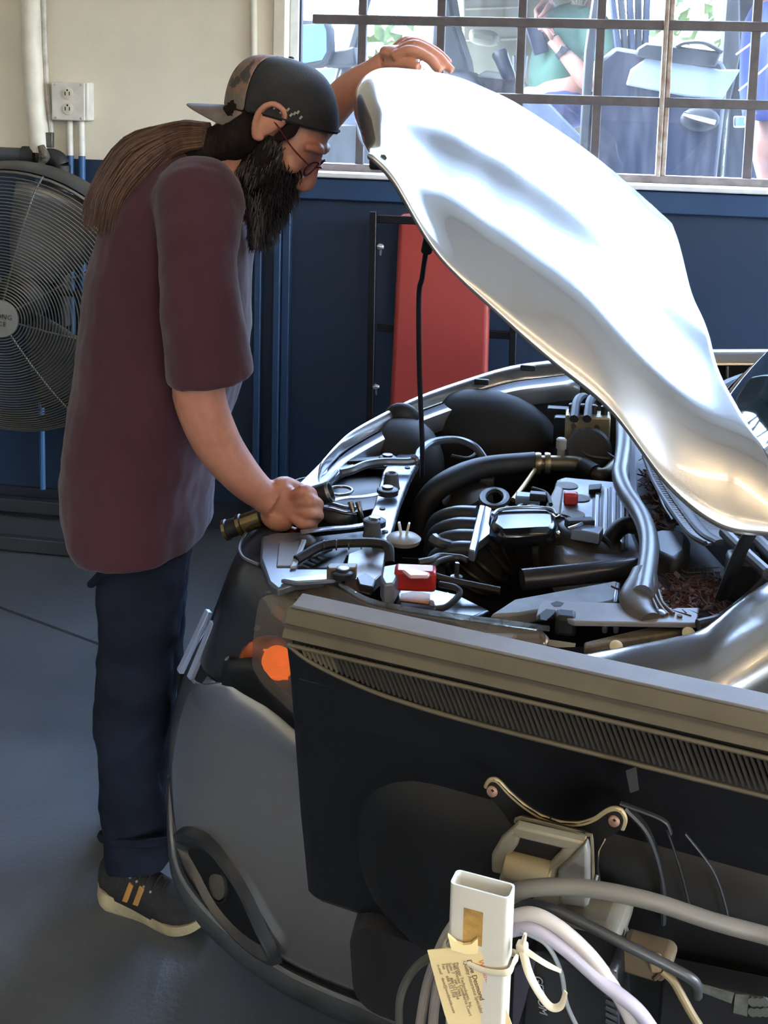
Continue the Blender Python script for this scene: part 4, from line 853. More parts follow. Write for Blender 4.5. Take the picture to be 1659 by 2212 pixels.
sh.tube([A(1262,40,y=YP-0.06),A(1290,70,y=YP-0.13),A(1302,110,y=YP-0.19),A(1296,140,y=YP-0.21)], [0.08,0.085,0.08,0.078], seg=18)
sh.tube([A(1235,40,y=YP+0.10),A(1205,52,y=YP+0.16),A(1180,60,y=YP+0.14)], [0.08,0.075,0.07], seg=16)
sho = sh.build('t_shirt', pm('shirt_green', (52,84,70), rough=0.9, var=0.15, vs=7, bump=0.3, bs=12), per, smooth=80)
k = sho.modifiers.new('remesh', 'REMESH'); k.mode = 'VOXEL'; k.voxel_size = 0.014; k.use_smooth_shade = True
k = sho.modifiers.new('smooth', 'SMOOTH'); k.iterations = 6; k.factor = 0.5
jn = MB(); jn.tube([A(1255,205,y=YP),A(1225,225,y=YP-0.1),A(1190,238,y=YP-0.16),A(1172,248,y=YP-0.18)], [0.15,0.125,0.11,0.105], seg=20)
jn.tube([A(1262,210,y=YP+0.1),A(1228,215,y=YP+0.14),A(1190,222,y=YP+0.14)], [0.13,0.11,0.10], seg=18)
jn.build('shorts', pm('shorts_blue', (14,28,76), rough=0.9, var=0.15, bump=0.3, bs=15), per, smooth=80)
wt = A(1216,113,y=YP-0.215); wd = (A(1240,140,y=YP-0.22)-A(1195,85,y=YP-0.2)).normalized()
wa = MB().lathe([(0.036,-0.012),(0.038,-0.012),(0.038,0.012),(0.036,0.012)], wt, wd, 20, caps=False).build('wrist_watch', pm('watch_band', (26,26,32), rough=0.5), per)
u, v, a_ = frame(wd)
MB().box(wt+Vector((-0.0,-0.036,0.012)), (0.036,0.012,0.034), Matrix.Rotation(0.4,3,'Y')).build('watch_face', pm('watch_case', (70,66,74), rough=0.2, metal=0.5), wa, bev=0.004)
hair = MB()
for i in range(60):
    a = random.uniform(0, pi*1.2); hair.tube([A(1262,-70,y=YP+0.02)+Vector((0.05*cos(a),0.06*sin(a),0.04)), A(1252+random.uniform(-10,14),-20,y=YP-0.03)+Vector((0.03*cos(a),0.05*sin(a),0)), A(1240+random.uniform(-8,20),16+random.uniform(-8,6),y=YP-0.06)], [0.006,0.006,0.002], seg=5, res=4)
hair.build('hair', pm('hair_fair', (150,134,104), rough=0.6, var=0.2, vs=30), per)
ph = MB().box(A(1160,84,y=YP-0.17), (0.075,0.012,0.15), Matrix.Rotation(-0.35,3,'Y')).build('phone', pm('phone_dark', (34,36,48), rough=0.2, var=0), None, bev=0.006)
tag(ph, 'dark mobile phone in the hands of the person in green', 'phone')
# second person at the right edge of the window
p2 = thing('person', 'person in bright blue clothing at the right edge of the window', 'person', A(1680,420,y=YS+0.35))
b2 = MB(); b2.tube([A(1700,230,y=YS+0.3),A(1700,60,y=YS+0.3),A(1702,-20,y=YS+0.3),A(1705,-60,y=YS+0.3)], [0.16,0.17,0.14,0.05], seg=18)
b2.ball(A(1700,-120,y=YS+0.28), (0.075,0.09,0.11)); b2.tube([A(1690,230,y=YS+0.3),A(1655,300,y=YS+0.1),A(1670,420,y=YS+0.1)], [0.12,0.075,0.055])
b2.build('body', skin2, p2, smooth=80)
c2 = MB(); c2.tube([A(1695,262,y=YS+0.28),A(1690,180,y=YS+0.28),A(1692,60,y=YS+0.3),A(1702,-10,y=YS+0.3)], [0.19,0.20,0.19,0.12], seg=20)
c2.tube([A(1680,20,y=YS+0.2),A(1662,110,y=YS+0.12),A(1652,190,y=YS+0.08),A(1648,250,y=YS+0.02)], [0.085,0.085,0.075,0.06], seg=16)
c2.build('blue_overall', pm('overall_blue', (18,40,110), rough=0.85, var=0.12, bump=0.3, bs=12), p2, smooth=80)
# things beyond the yard
for i, (px, w_, h_, yy) in enumerate(((850,1.0,1.9,9.0),(1520,1.6,2.3,10.5),(1900,2.2,2.8,11.5))):
    c = A(px,100,y=yy); bs = thing('bush', ('rounded green bush seen through the left panes', 'yellow green bush seen past the open van door', 'tall bush beyond the right end of the window')[i], 'bush', (c.x, yy, 0.31), 'bushes beyond the yard')
    MB().tube([(c.x,yy,0.31),(c.x+0.05,yy,0.8),(c.x,yy,1.2)], 0.05).build('stem', pm('bark', (90,74,56), rough=0.9), bs)
    fm = MB()
    for k in range(420):
        d = Vector((random.gauss(0,1), random.gauss(0,1), random.gauss(0,1))).normalized()*random.uniform(0.6,1.0)
        p = Vector((c.x+d.x*w_*0.55, yy+d.y*0.5, 0.31+h_*0.55+d.z*h_*0.45)); u = Vector((random.gauss(0,1), random.gauss(0,1), random.gauss(0,1))).normalized()*0.09; v = u.orthogonal().normalized()*0.05
        fm.add([p-u, p-v, p+u, p+v], [(0,1,2,3)])
    fm.build('foliage', tree_g, bs, smooth=0)
# ------------------------------------------------------------------ monitor seen from behind, in the foreground
MO = A(644,1287,y=1.15); MR = A(1659,1508,z=MO.z)
e1 = (MR-MO); e1.z = 0; e1.normalize(); nn = Vector((e1.y, -e1.x, 0))            # nn points at the viewer
TL_ = radians(10); UPM = Vector((0,0,cos(TL_)))+nn*sin(TL_); NM = nn*cos(TL_)-Vector((0,0,sin(TL_)))
def mp(u, w, d): return MO+e1*u+UPM*w+NM*(d+0.028)
def Q(px, py, d=0.0):
    r = FWD*FPX+RIGHT*(px-IW/2)-UPV*(py-PY); t = (mp(0,0,d)-EYE).dot(NM)/r.dot(NM); return EYE+r*t
def uw(px, py, d=0.0):
    p = Q(px, py, d)-MO; return p.dot(e1), p.z
MW, MH = 0.62, 0.355
mon = thing('monitor', 'large black monitor seen from behind in the foreground, with a row of vent slots', 'monitor', mp(MW/2,-MH,-0.02))
mblack = pm('monitor_black', (15,16,20), rough=0.42, var=0.12, vs=5, spec=0.4)
mbrown = pm('monitor_brown', (92,84,66), rough=0.6, var=0.15, vs=12)
# section down the back: (depth towards viewer, height)
prof = [(-0.045,0.0),(-0.045,-MH),(0.0,-MH),(0.012,-MH+0.01),(0.016,-0.26),(0.014,-0.07),(0.012,-0.062)]
sec = [(-0.022,0.0),(-0.022,-MH),(0.004,-MH),(0.012,-MH+0.012),(0.016,-0.24),(0.015,-0.066)]
rings = []
for u in (0.0, 0.006, 0.02, MW-0.02, MW-0.006, MW):
    k = 0.5 if u in (0.0, MW) else (0.85 if u in (0.006, MW-0.006) else 1.0)
    rings.append([mp(u, w, -0.022+(d+0.022)*k) for d, w in sec])
shell = MB().loft(rings).build('back_panel', mblack, mon, smooth=25)
# top edge, sloped brown shoulder and vent recess
rim = pm('rim_highlight', (112,108,104), rough=0.5, var=0.12, vs=14)  # light grey paints in the highlight along the top edge
MB().prism([mp(0.004,0.0,-0.03), mp(MW,0.0,-0.03), mp(MW,0.0,-0.006), mp(0.004,0.0,-0.006)], (0,0,0.003)).build('top_edge', rim, mon, bev=0.001)
MB().prism([mp(0.0,0.0,-0.006), mp(MW,0.0,-0.006), mp(MW,-0.024,0.012), mp(0.0,-0.024,0.012)], nn*-0.006).build('shoulder', mbrown, mon, bev=0.001)
MB().prism([mp(0.0,-0.012,0.004), mp(MW,-0.012,0.004), mp(MW,-0.0135,0.006), mp(0.0,-0.0135,0.006)], nn*0.002).build('shoulder_groove', pm('groove_dark', (60,54,44), rough=0.7), mon, bev=0)
MB().prism([mp(0.01,-0.026,0.006), mp(MW,-0.026,0.006), mp(MW,-0.066,0.008), mp(0.16,-0.066,0.008), mp(0.06,-0.052,0.008)], nn*-0.004).build('vent_recess', pm('vent_dark', (14,14,15), rough=0.8, var=0), mon, bev=0, smooth=0)
frame_lo = [mp(0.008,-0.030,0.013), mp(0.03,-0.041,0.0145), mp(0.07,-0.052,0.0155), mp(0.12,-0.060,0.016), mp(0.20,-0.065,0.016), mp(0.35,-0.066,0.016), mp(MW-0.01,-0.066,0.016)]
MB().tube(frame_lo, 0.0022, seg=6, res=5).build('vent_frame', mbrown, mon)
MB().tube([mp(0.008,-0.029,0.0135), mp(MW-0.01,-0.029,0.0135)], 0.0022, seg=6).build('vent_frame', mbrown, mon)
wedge = [mp(0.004,-0.028,0.013)]+[p for p in frame_lo]+[mp(MW,-0.070,0.0155), mp(MW,-0.10,0.0155), mp(0.004,-0.10,0.0155)]
MB().prism([mp(0.008,-0.030,0.013), mp(0.03,-0.041,0.0142), mp(0.07,-0.052,0.015), mp(0.12,-0.060,0.0155), mp(0.20,-0.0655,0.0158), mp(0.35,-0.0665,0.016), mp(MW,-0.0668,0.016), mp(MW,-0.12,0.0158), mp(0.012,-0.12,0.0150), mp(0.006,-0.03,0.0118)], nn*-0.004).build('vent_surround', mblack, mon, bev=0, smooth=0)
slat = None; sm = pm('vent_slat', (56,53,46), rough=0.6, var=0.25, vs=20)
Rm = Matrix((e1, -NM, UPM)).transposed()
k = 0; u = 0.026
while u < MW-0.012:
    hh = lerpc(u, [0.02,0.05,0.1,0.16,0.25], [0.008,0.018,0.028,0.034,0.037])
    m3 = Rm@Matrix.Rotation(-0.35,3,'Y')
    if u < 0.16 or slat is None:
        o = MB().box((0,0,0), (0.0022,0.006,hh)).build('vent_slat', sm if u > 0.06 else mbrown, mon, smooth=0)
        if u >= 0.16: slat = o
    else:
        o = slat.copy(); COL.objects.link(o)
    o.rotation_euler = m3.to_euler(); o.location = mp(u, -0.0285-hh/2, 0.0115)-mon.location
    u += 0.00545; k += 1
# bulging lower housing
def rr(u0, u1, w0, w1, d, r, n=6):
    pts = []
    for cu, cw, a0 in ((u1-r,w1-r,0),(u0+r,w1-r,90),(u0+r,w0+r,180),(u1-r,w0+r,270)):
        for i in range(n+1):
            a = radians(a0+90*i/n); pts.append(mp(cu+r*cos(a), cw+r*sin(a), d))
    return pts
MB().loft([rr(0.07,0.60,-0.345,-0.145,0.012,0.09), rr(0.085,0.59,-0.340,-0.165,0.030,0.08), rr(0.11,0.57,-0.335,-0.195,0.040,0.06), rr(0.14,0.55,-0.325,-0.225,0.042,0.04)]).build('rear_bulge', pm('monitor_matt', (12,12,14), rough=0.5, var=0.15, vs=6), mon, smooth=60)
MB().loft([rr(0.06,0.30,-0.46,-0.335,0.0,0.03), rr(0.065,0.295,-0.455,-0.34,0.03,0.03)]).build('speaker_bar', pm('speaker_grey', (36,36,38), rough=0.5, var=0.2, vs=8), mon, smooth=50)
for a_, b_ in (((1362,1658),(1382,1752)), ((1358,1655),(1372,1700))):
    pass
MB().prism([Q(1352,1664,0.043),Q(1374,1656,0.043),Q(1380,1706,0.043),Q(1362,1712,0.043)], nn*0.001).build('sticker', pm('sticker_grey', (62,62,62), rough=0.5), mon, bev=0)
for pts, rad in (([(1350,1742),(1400,1800),(1430,1900),(1432,1990)],0.006), ([(1340,1735),(1430,1770),(1450,1800)],0.003), ([(1480,1800),(1540,1880),(1568,1960),(1572,2000)],0.0022), ([(1440,1790),(1470,1880),(1490,1960)],0.0022)):
    MB().tube([Q(px,py,0.046) for px, py in pts], rad, seg=8, flat=0.5).build('rear_cable', pm('rear_cable_grey', (46,48,52), rough=0.45), mon)

# --- bracket: wing-shaped plate with two screws, hinge block
stand = thing('monitor_stand', 'white square post stand carrying the black monitor, with cables tied to it', 'stand', (-0.05, 0.90, 0))
tan = pm('bracket_highlight', (176,160,122), rough=0.45, metal=0.3, var=0.12, vs=20)  # tan paints in the highlights along the black plate's edges
wing = [(1050,1700),(1056,1688),(1066,1684),(1078,1690),(1098,1712),(1130,1740),(1168,1764),(1210,1778),(1250,1780),(1284,1770),(1308,1754),(1326,1747),(1342,1752),(1350,1770),(1344,1790),(1326,1802),(1306,1812),(1292,1840),(1290,1880),(1296,1920),(1180,1890),(1120,1850),(1118,1800),(1090,1760),(1066,1730),(1054,1718)]
D0 = 0.062
wg = MB().prism([Q(px,py,D0) for px, py in wing], nn*-0.006).build('bracket_plate', pm('bracket_black', (22,21,21), rough=0.5, var=0.15), stand, smooth=30)
MB().tube([Q(px,py,D0-0.002) for px, py in wing[:15]], 0.0024, seg=8, res=4).build('plate_edge', tan, wg)
MB().tube([Q(px,py,D0-0.002) for px, py in [(1306,1812),(1292,1840),(1289,1880),(1296,1915)]], 0.0012, seg=6).build('plate_edge', tan, wg)
for px, py in ((1064,1708),(1327,1772)):
    s_ = MB().lathe([(0.0045,0),(0.0052,0.001),(0.0046,0.003),(0.002,0.0042)], Q(px,py,D0), nn, 20).build('screw', pm('screw_pink', (190,152,128), rough=0.35, metal=0.6, var=0.1), wg)
    MB().box(Q(px,py,D0+0.0042), (0.003,0.0006,0.0008), Rm).build('screw_slot', dark, s_, smooth=0); MB().box(Q(px,py,D0+0.0042), (0.0008,0.0006,0.003), Rm).build('screw_slot', dark, s_, smooth=0)
MB().prism([Q(px,py,0.072) for px, py in ((1116,1772),(1126,1766),(1262,1800),(1276,1808),(1280,1920),(1262,1930),(1120,1880))], nn*-0.005).build('hinge_plate', pm('bracket_black', (22,21,21)), stand)
MB().tube([Q(px,py,0.071) for px, py in ((1114,1776),(1124,1767),(1200,1785),(1268,1804),(1278,1814),(1281,1920))], 0.0018, seg=6, res=2).build('hinge_plate_edge', pm('edge_dull', (120,112,90), rough=0.5), wg)
hm = pm('hinge_alloy', (150,142,122), rough=0.5, metal=0.3, var=0.14, vs=10)
blk = MB().prism([Q(px,py,0.098) for px, py in ((1112,1786),(1264,1822),(1252,1840),(1214,1834),(1122,1812),(1102,1806))], NM*-0.010).build('hinge_bridge', hm, stand, bev=0.002)
MB().prism([Q(px,py,0.092) for px, py in ((1116,1806),(1220,1832),(1212,1870),(1106,1850))], NM*-0.004).build('hinge_slot', dark, stand, bev=0)
MB().prism([Q(px,py,0.098) for px, py in ((1112,1788),(1124,1806),(1116,1830),(1096,1858),(1086,1892),(1060,1886),(1060,1850),(1080,1816))], NM*-0.010).build('hinge_cheek', hm, stand, bev=0.003)
MB().prism([Q(px,py,0.098) for px, py in ((1216,1834),(1264,1822),(1236,1858),(1206,1882),(1196,1912),(1176,1908),(1184,1872),(1204,1850))], NM*-0.010).build('hinge_cheek', hm, stand, bev=0.003)
MB().prism([Q(px,py,0.104) for px, py in ((1236,1856),(1264,1824),(1270,1850),(1270,1960),(1262,1964),(1206,1956),(1204,1886))], NM*-0.012).build('hinge_side', pm('hinge_grey', (136,136,130), rough=0.5, metal=0.3, var=0.1), stand, bev=0.003)
a, b = Q(1098,1866,0.094), Q(1192,1890,0.094)
MB().tube([a, b], 0.0135, seg=24).build('hinge_barrel', pm('barrel_tan', (160,148,118), rough=0.5, metal=0.3, var=0.12, vs=10), stand)
MB().prism([Q(px,py,0.104) for px, py in ((1086,1866),(1190,1892),(1184,1925),(1076,1905))], NM*-0.012).build('barrel_tongue', pm('barrel_tan', (160,148,118)), stand, bev=0.002)
for px, py in ((1130,1786),(1252,1816)): MB().lathe([(0.004,0),(0.004,0.003),(0.002,0.004)], Q(px,py,0.074), nn, 14).build('hinge_bolt', hm, stand)
MB().prism([Q(px,py,0.09) for px, py in ((1150,1905),(1268,1930),(1262,1962),(1150,1955))], nn*-0.02).build('hinge_foot', hm, stand, bev=0.003)
MB().tube([Q(1180,1960,0.07), Q(1170,2100,0.07), Vector((Q(1170,2100,0.07).x, Q(1170,2100,0.07).y, 0.05))], 0.018, seg=14, smooth=False).build('support_tube', pm('support_black', (28,28,30), rough=0.5), stand)
# --- white post
zt0 = 1.03
pa, pb, pc = A(971,1908,z=zt0), A(1101,1943,z=zt0), A(1132,1915,z=zt0)
pe1 = (pb-pa).normalized(); pn = Vector((-pe1.y, pe1.x, 0)); dpt = (pc-pb).dot(pn); wpt = (pb-pa).length
pwhite = pm('post_white', (214,210,196), rough=0.4, var=0.06, vs=12)
def pq(a, b, z): return pa+pe1*(a*wpt)+pn*(b*dpt)+Vector((0,0,z-zt0))
def tube_ring(ins, z, r=0.18):
    pts = []
    wI, dI = wpt-2*ins, dpt-2*ins; rad = 0.004
    for ca, cb, a0 in ((1,1,0),(0,1,90),(0,0,180),(1,0,270)):
        cx, cy = ins+rad+(wI-2*rad)*ca, ins+rad+(dI-2*rad)*cb
        for i in range(5):
            a = radians(a0+90*i/4); pts.append(pa+pe1*(cx+rad*cos(a))+pn*(cy+rad*sin(a))+Vector((0,0,z-zt0)))
    return pts
post = MB().loft([tube_ring(0.0016,0.04), tube_ring(0,0.06), tube_ring(0,zt0), tube_ring(0.0016,zt0), tube_ring(0.0016,0.5)], True, False).build('post', pwhite, stand, smooth=40)
MB().prism([pq(0.26,-0.012,0.987+0.026), pq(0.58,-0.012,0.987+0.026), pq(0.58,-0.012,0.987-0.003), pq(0.26,-0.012,0.987-0.003)], pn*-0.0003).build('adhesive_patch', pm('patch_tan', (196,154,84), rough=0.6, var=0.25, vs=60), post, bev=0)
for s_ in (-1, 1):
    MB().tube([pq(0.5,0.5,0.05), pq(0.5,0.5,0.05)+Vector((0.30*s_,-0.05,-0.02))], 0.02, seg=12).build('base_leg', pm('base_grey', (90,90,92), rough=0.5), stand)
    MB().tube([pq(0.5,0.5,0.05), pq(0.5,0.5,0.05)+Vector((0.05,0.28*s_,-0.02))], 0.02, seg=12).build('base_leg', pm('base_grey', (90,90,92)), stand)
    for q in (Vector((0.30*s_,-0.05,-0.02)), Vector((0.05,0.28*s_,-0.02))):
        p = pq(0.5,0.5,0.05)+q; MB().lathe([(0.010,-0.01),(0.022,-0.012),(0.024,0),(0.022,0.012),(0.010,0.01)], (p.x,p.y,0.024), (0,1,0), 18).build('castor', rubber, stand)
# mini computer hung on the stand, with its name down the side
pc_m = pm('pc_black', (22,23,28), rough=0.35, var=0.1)
mini = thing('mini_computer', 'small dark computer hanging on the stand below the monitor', 'computer', Q(1220,2210,0.10))
def qb(name, pts, d, th, mat, parent, bev=0.003): return MB().prism([Q(px,py,d) for px, py in pts], nn*-th).build(name, mat, parent, bev=bev)
qb('case', ((1128,2080),(1160,2060),(1330,2100),(1344,2400),(1110,2340)), 0.155, 0.05, pc_m, mini, 0.006)
qb('case_end', ((1110,2090),(1160,2062),(1130,2180),(1104,2260)), 0.160, 0.004, pm('pc_violet', (64,62,76), rough=0.4), mini, 0.001)
t0 = Q(1156,2106,0.156); xd = (Q(1170,2205,0.156)-t0)
text('lettering', 'GEEKOM', 0.0100, pm('pc_letters', (150,150,156), rough=0.4, var=0), mini, Q(1154,2106,0.1565), xd, xd.cross(nn)*-1 if False else nn.cross(xd), shear=0.15)
for i in range(9):
    qb('fin', ((1308,2092+i*14),(1332,2104+i*14),(1332,2109+i*14),(1308,2097+i*14)), 0.158, 0.002, pm('pc_fin', (78,78,82), rough=0.4), mini, 0)
# grey camera-like box and plugs at the lower right
bx = thing('junction_box', 'dusty grey junction box with a brown plug, right of the white post', 'box', Q(1300,2080,0.09))
dust = pm('box_dusty', (128,124,112), rough=0.5, var=0.25, vs=14)
qb('body', ((1150,2000),(1230,1985),(1320,2005),(1342,2030),(1335,2060),(1300,2110),(1180,2090)), 0.115, 0.06, dust, bx, 0.010)
qb('face', ((1320,2030),(1340,2026),(1342,2050),(1310,2100),(1296,2090)), 0.122, 0.006, pm('box_blue', (110,124,130), rough=0.35, metal=0.3), bx, 0.002)
qb('plug', ((1334,2062),(1345,2050),(1440,2078),(1452,2092),(1446,2112),(1410,2122),(1336,2100)), 0.125, 0.03, pm('plug_brown', (112,96,74), rough=0.5, var=0.2, vs=16), bx, 0.005)
qb('plug_relief', ((1396,2072),(1424,2076),(1430,2104),(1404,2106)), 0.130, 0.012, pm('plug_tan', (140,122,86), rough=0.5), bx, 0.003)
for px in (1424, 1436): MB().lathe([(0.008,-0.0015),(0.009,0),(0.008,0.0015)], Q(px,2098,0.12), e1*0.8+Vector((0,0,-0.5)), 14).build('relief_ring', pm('plug_brown', (112,96,74)), bx)
# wire tray with pale labels along the bottom edge
tr = thing('cable_tray', 'dark tray with pale label strips in the bottom right corner', 'tray', Q(1560,2200,0.06))
qb('tray', ((1430,2110),(1700,2170),(1720,2420),(1400,2420)), 0.085, 0.03, pm('tray_dark', (24,24,28), rough=0.6), tr)
qb('label_strip', ((1500,2122),(1586,2146),(1580,2168),(1506,2140)), 0.087, 0.001, pm('label_pale', (112,116,108), rough=0.6, var=0.35, vs=60), tr, 0)
qb('label_strip', ((1588,2148),(1618,2150),(1614,2196),(1584,2188)), 0.088, 0.001, pm('label_pale', (112,116,108)), tr, 0)
for i in range(6): MB().lathe([(0.004,0),(0.004,0.002)], Q(1626+13*(i%3),2162+22*(i//3),0.087), nn, 10).build('port', pm('port_ring', (90,94,90), rough=0.4), tr)
# --- cables
def cable(label, pts, r, mat, seg=10, name='cable', grp=None):
    o = MB().tube([Q(px,py,d) for px, py, d in pts], r, seg=seg, res=8).build(name, mat)
    return tag(o, label, 'cable', grp)
cg = pm('cable_grey', (112,108,100), rough=0.45, var=0.08); cw = pm('cable_white', (196,188,182), rough=0.4, var=0.05); cd = pm('cable_dark', (56,58,60), rough=0.4, var=0.1)
cable('thick grey cable running right from behind the white post', [(1100,1935,.14),(1150,1918,.14),(1260,1918,.13),(1400,1945,.12),(1540,1990,.11),(1659,2022,.10),(1760,2050,.10)], 0.0070, cg, 14)
cable('upper white cable curving down to the right of the post', [(1095,1985,.16),(1150,1975,.16),(1210,2005,.16),(1280,2070,.16),(1335,2150,.16),(1368,2215,.16),(1390,2290,.15)], 0.0058, cw, 12)
cable('lower white cable curving down to the right of the post', [(1095,2010,.165),(1150,2005,.165),(1215,2045,.165),(1300,2120,.165),(1375,2180,.165),(1420,2240,.16)], 0.0058, pm('cable_lilac', (176,172,186), rough=0.4, var=0.05), 12)
cable('dark bluish cable passing behind the white cables to the tray', [(1095,1960,.13),(1160,1955,.13),(1240,1985,.13),(1350,2040,.13),(1440,2085,.125),(1500,2120,.12),(1506,2150,.11)], 0.0045, cd, 12)
cable('thin pale wire hanging below the cable tie', [(1125,2010,.17),(1180,2040,.17),(1212,2100,.17),(1222,2160,.17),(1240,2205,.17),(1270,2260,.17)], 0.0019, pm('wire_pale', (150,160,164), rough=0.4), 8)
cable('thin loop of wire from the bracket to the junction box', [(1290,1890,.07),(1288,1912,.075),(1312,1950,.08),(1340,1985,.08),(1354,2008,.08),(1350,2030,.08)], 0.0016, pm('wire_dull', (110,112,104), rough=0.4), 8)
cable('brownish cord bending down from the brown plug', [(1430,2095,.125),(1455,2120,.125),(1480,2165,.125),(1500,2200,.125),(1540,2260,.12)], 0.0036, pm('cord_tan', (138,122,86), rough=0.5), 10)
cable('grey cable looping left of the post', [(990,2060,.15),(930,2068,.15),(890,2100,.14),(866,2150,.14),(862,2212,.14),(868,2300,.14)], 0.0038, pm('cable_olive', (100,100,90), rough=0.4), 10)
cable('white cable dropping from behind the post, outermost of the pair', [(985,1990,.13),(960,2030,.13),(935,2090,.13),(918,2150,.13),(905,2230,.13)], 0.0048, cw, 10, grp='white cables left of the post')
cable('white cable dropping from behind the post, innermost of the pair', [(990,2020,.135),(965,2065,.135),(948,2120,.135),(938,2180,.135),(934,2240,.135)], 0.0048, cw, 10, grp='white cables left of the post')
# --- cable tie and paper tag
zt1 = A(1000,2062,y=pa.y).z
tie_m = pm('tie_cream', (226,216,186), rough=0.4, var=0.05)
tie = thing('cable_tie', 'cream cable tie cinched round the white post', 'cable tie', pq(1.0,0,zt1-0.02))
R_ = []
for ca, cb in ((-0.03,-0.08),(0.3,-0.10),(0.7,-0.10),(1.03,-0.08),(1.06,0.5),(1.03,1.1),(0.5,1.12),(-0.03,1.1),(-0.05,0.5)):
    R_.append(pq(ca, cb, zt1-0.012*max(0,(0.5-abs(ca-0.6)))+0.004*(ca < 0.2)))
MB().tube(R_, 0.0034, seg=8, res=4, closed=True, flat=0.35, up=(0,0,1)).build('band', tie_m, tie)
hd = A(1128,2048,y=pb.y+0.004)
MB().box(hd, (0.009,0.008,0.010), Rm).build('head', tie_m, tie, bev=0.002)
MB().tube([hd, A(1160,2070,y=pb.y), A(1185,2085,y=pb.y), A(1212,2098,y=pb.y)], [0.0035,0.0032,0.003,0.002], seg=8, flat=0.4).build('tail', tie_m, tie)
MB().tube([hd, A(1142,2100,y=pb.y-0.01), A(1165,2145,y=pb.y-0.01), A(1190,2175,y=pb.y-0.01), A(1212,2172,y=pb.y-0.01), A(1222,2142,y=pb.y-0.01)], [0.0036,0.0034,0.003,0.0028,0.0028,0.002], seg=8, flat=0.4, res=8).build('tail', tie_m, tie)
MB().tube([hd, hd+Vector((0.002,-0.002,0.014))], [0.003,0.0015], seg=6).build('tail', tie_m, tie)
yt = pa.y-0.006
paper = pm('tag_paper', (226,204,150), rough=0.8, var=0.06, vs=10)
tg = thing('paper_tag', 'cream business card tied to the front of the white post', 'tag', A(1000,2150,y=yt))
tp = [(923,2053),(970,2048),(1004,2050),(1030,2050),(1054,2078),(1075,2130),(1106,2214),(1130,2290),(1010,2310),(985,2260),(960,2190),(938,2110)]
MB().prism([A(px,py,y=yt) for px, py in tp], (0,0.0008,0)).build('card', paper, tg, smooth=0)
MB().prism([A(px,py,y=yt-0.002) for px, py in ((967,2020),(985,2036),(1000,2042),(1018,2040),(1031,2028),(1032,2060),(1010,2062),(975,2052))], (0,0.003,0)).build('torn_flap', pm('tag_paper_light', (240,220,160), rough=0.8, var=0.05), tg, smooth=0)
ink = pm('ink_dark', (70,52,44), rough=0.8, var=0); inkg = pm('ink_grey', (126,108,82), rough=0.8, var=0); inkr = pm('ink_red', (206,120,84), rough=0.8, var=0)
td = (A(1040,2160,y=yt)-A(1012,2076,y=yt)); ty = Vector((0,-1,0)).cross(td)
def tline(s, size, px, py, mat): text('print', s, size, mat, tg, A(px,py,y=yt-0.0006), td, ty, extrude=0.00005)
tline('Worldwide', 0.0058, 1033, 2075, inkr)
tline('Dave Desmond', 0.0056, 1008, 2074, ink)
tline('Quality Assurance Specialist', 0.0040, 1000, 2077, inkg)
tline('Process Technologies, Inc.', 0.0037, 983, 2080, inkg)
tline('940 Wester Commerce Court', 0.0037, 976, 2081, inkg)
tline('Suite 7     WI  53964', 0.0034, 968, 2081, inkg)
tline('Phone    800 552 0034', 0.0034, 961, 2082, inkg)
tline('Fax      608 552 1718', 0.0034, 954, 2083, inkg)
tline('e-mail   dave@worldwide.com', 0.0034, 944, 2085, inkg)
text('handwriting', '261', 0.0085, inkg, tg, A(1054,2162,y=yt-0.0006), A(1066,2190,y=yt)-A(1054,2162,y=yt), Vector((0,-1,0)).cross(td), extrude=0.00005, shear=0.3)

# ------------------------------------------------------------------ industrial fan
fc = A(34,655,y=3.80); FR = 0.465
fan = thing('drum_fan', 'large black industrial fan with a wire grille standing by the wall', 'fan', (fc.x, 3.85, 0))
fax = Vector((0.10,-1,-0.16)).normalized(); fu, fv, _ = frame(fax)
wire = pm('fan_wire', (104,104,98), rough=0.4, metal=0.5, var=0.12); fblk = pm('fan_black', (34,35,36), rough=0.45, var=0.15)
def fp(r, a, d): return fc+(fu*cos(a)+fv*sin(a))*r+fax*d
def dome(r): return 0.02+0.135*math.sqrt(max(0, 1-(r/FR)**2))
NR = 40
for i in range(NR):
    r = 0.066+(FR-0.066)*(i/(NR-1))
    seg = 72
    MB().tube([fp(r, 2*pi*k/seg, dome(r)) for k in range(seg)], 0.0021 if i < NR-1 else 0.006, seg=5, res=1, closed=True, smooth=False).build('grille_ring', wire, fan)
for k in range(8):
    a = radians(22+45*k)+0.12; MB().tube([fp(r, a, dome(r)-0.004) for r in (0.05,0.12,0.2,0.3,0.38,0.44,0.47)], 0.0036, seg=6, res=3).build('grille_spoke', wire, fan)
MB().loft([[fp(rr_, 2*pi*k/72, d) for k in range(72)] for rr_, d in ((0.474,0.015),(0.477,-0.0),(0.477,-0.10),(0.468,-0.11),(0.470,-0.09),(0.470,0.0),(0.468,0.012))], True, False).build('drum', fblk, fan, smooth=50)
hub = MB().lathe([(0.066,0),(0.064,0.006),(0.01,0.010),(0.001,0.010)], fp(0,0,dome(0)-0.004), fax, 36).build('hub_badge', pm('badge_grey', (150,148,140), rough=0.35, metal=0.3, var=0.1), fan)
text('lettering', 'STRONG', 0.024, dark, hub, fp(0,0,dome(0)+0.0075)+Vector((0,0,0.004)), Vector((0.994,0.10,-0.12)), Vector((0.0,-0.16,1)), align='CENTER')
text('lettering', 'FORCE', 0.022, dark, hub, fp(0,0,dome(0)+0.0075)+Vector((-0.008,0,-0.020)), Vector((0.994,0.10,-0.12)), Vector((0.0,-0.16,1)), align='CENTER')
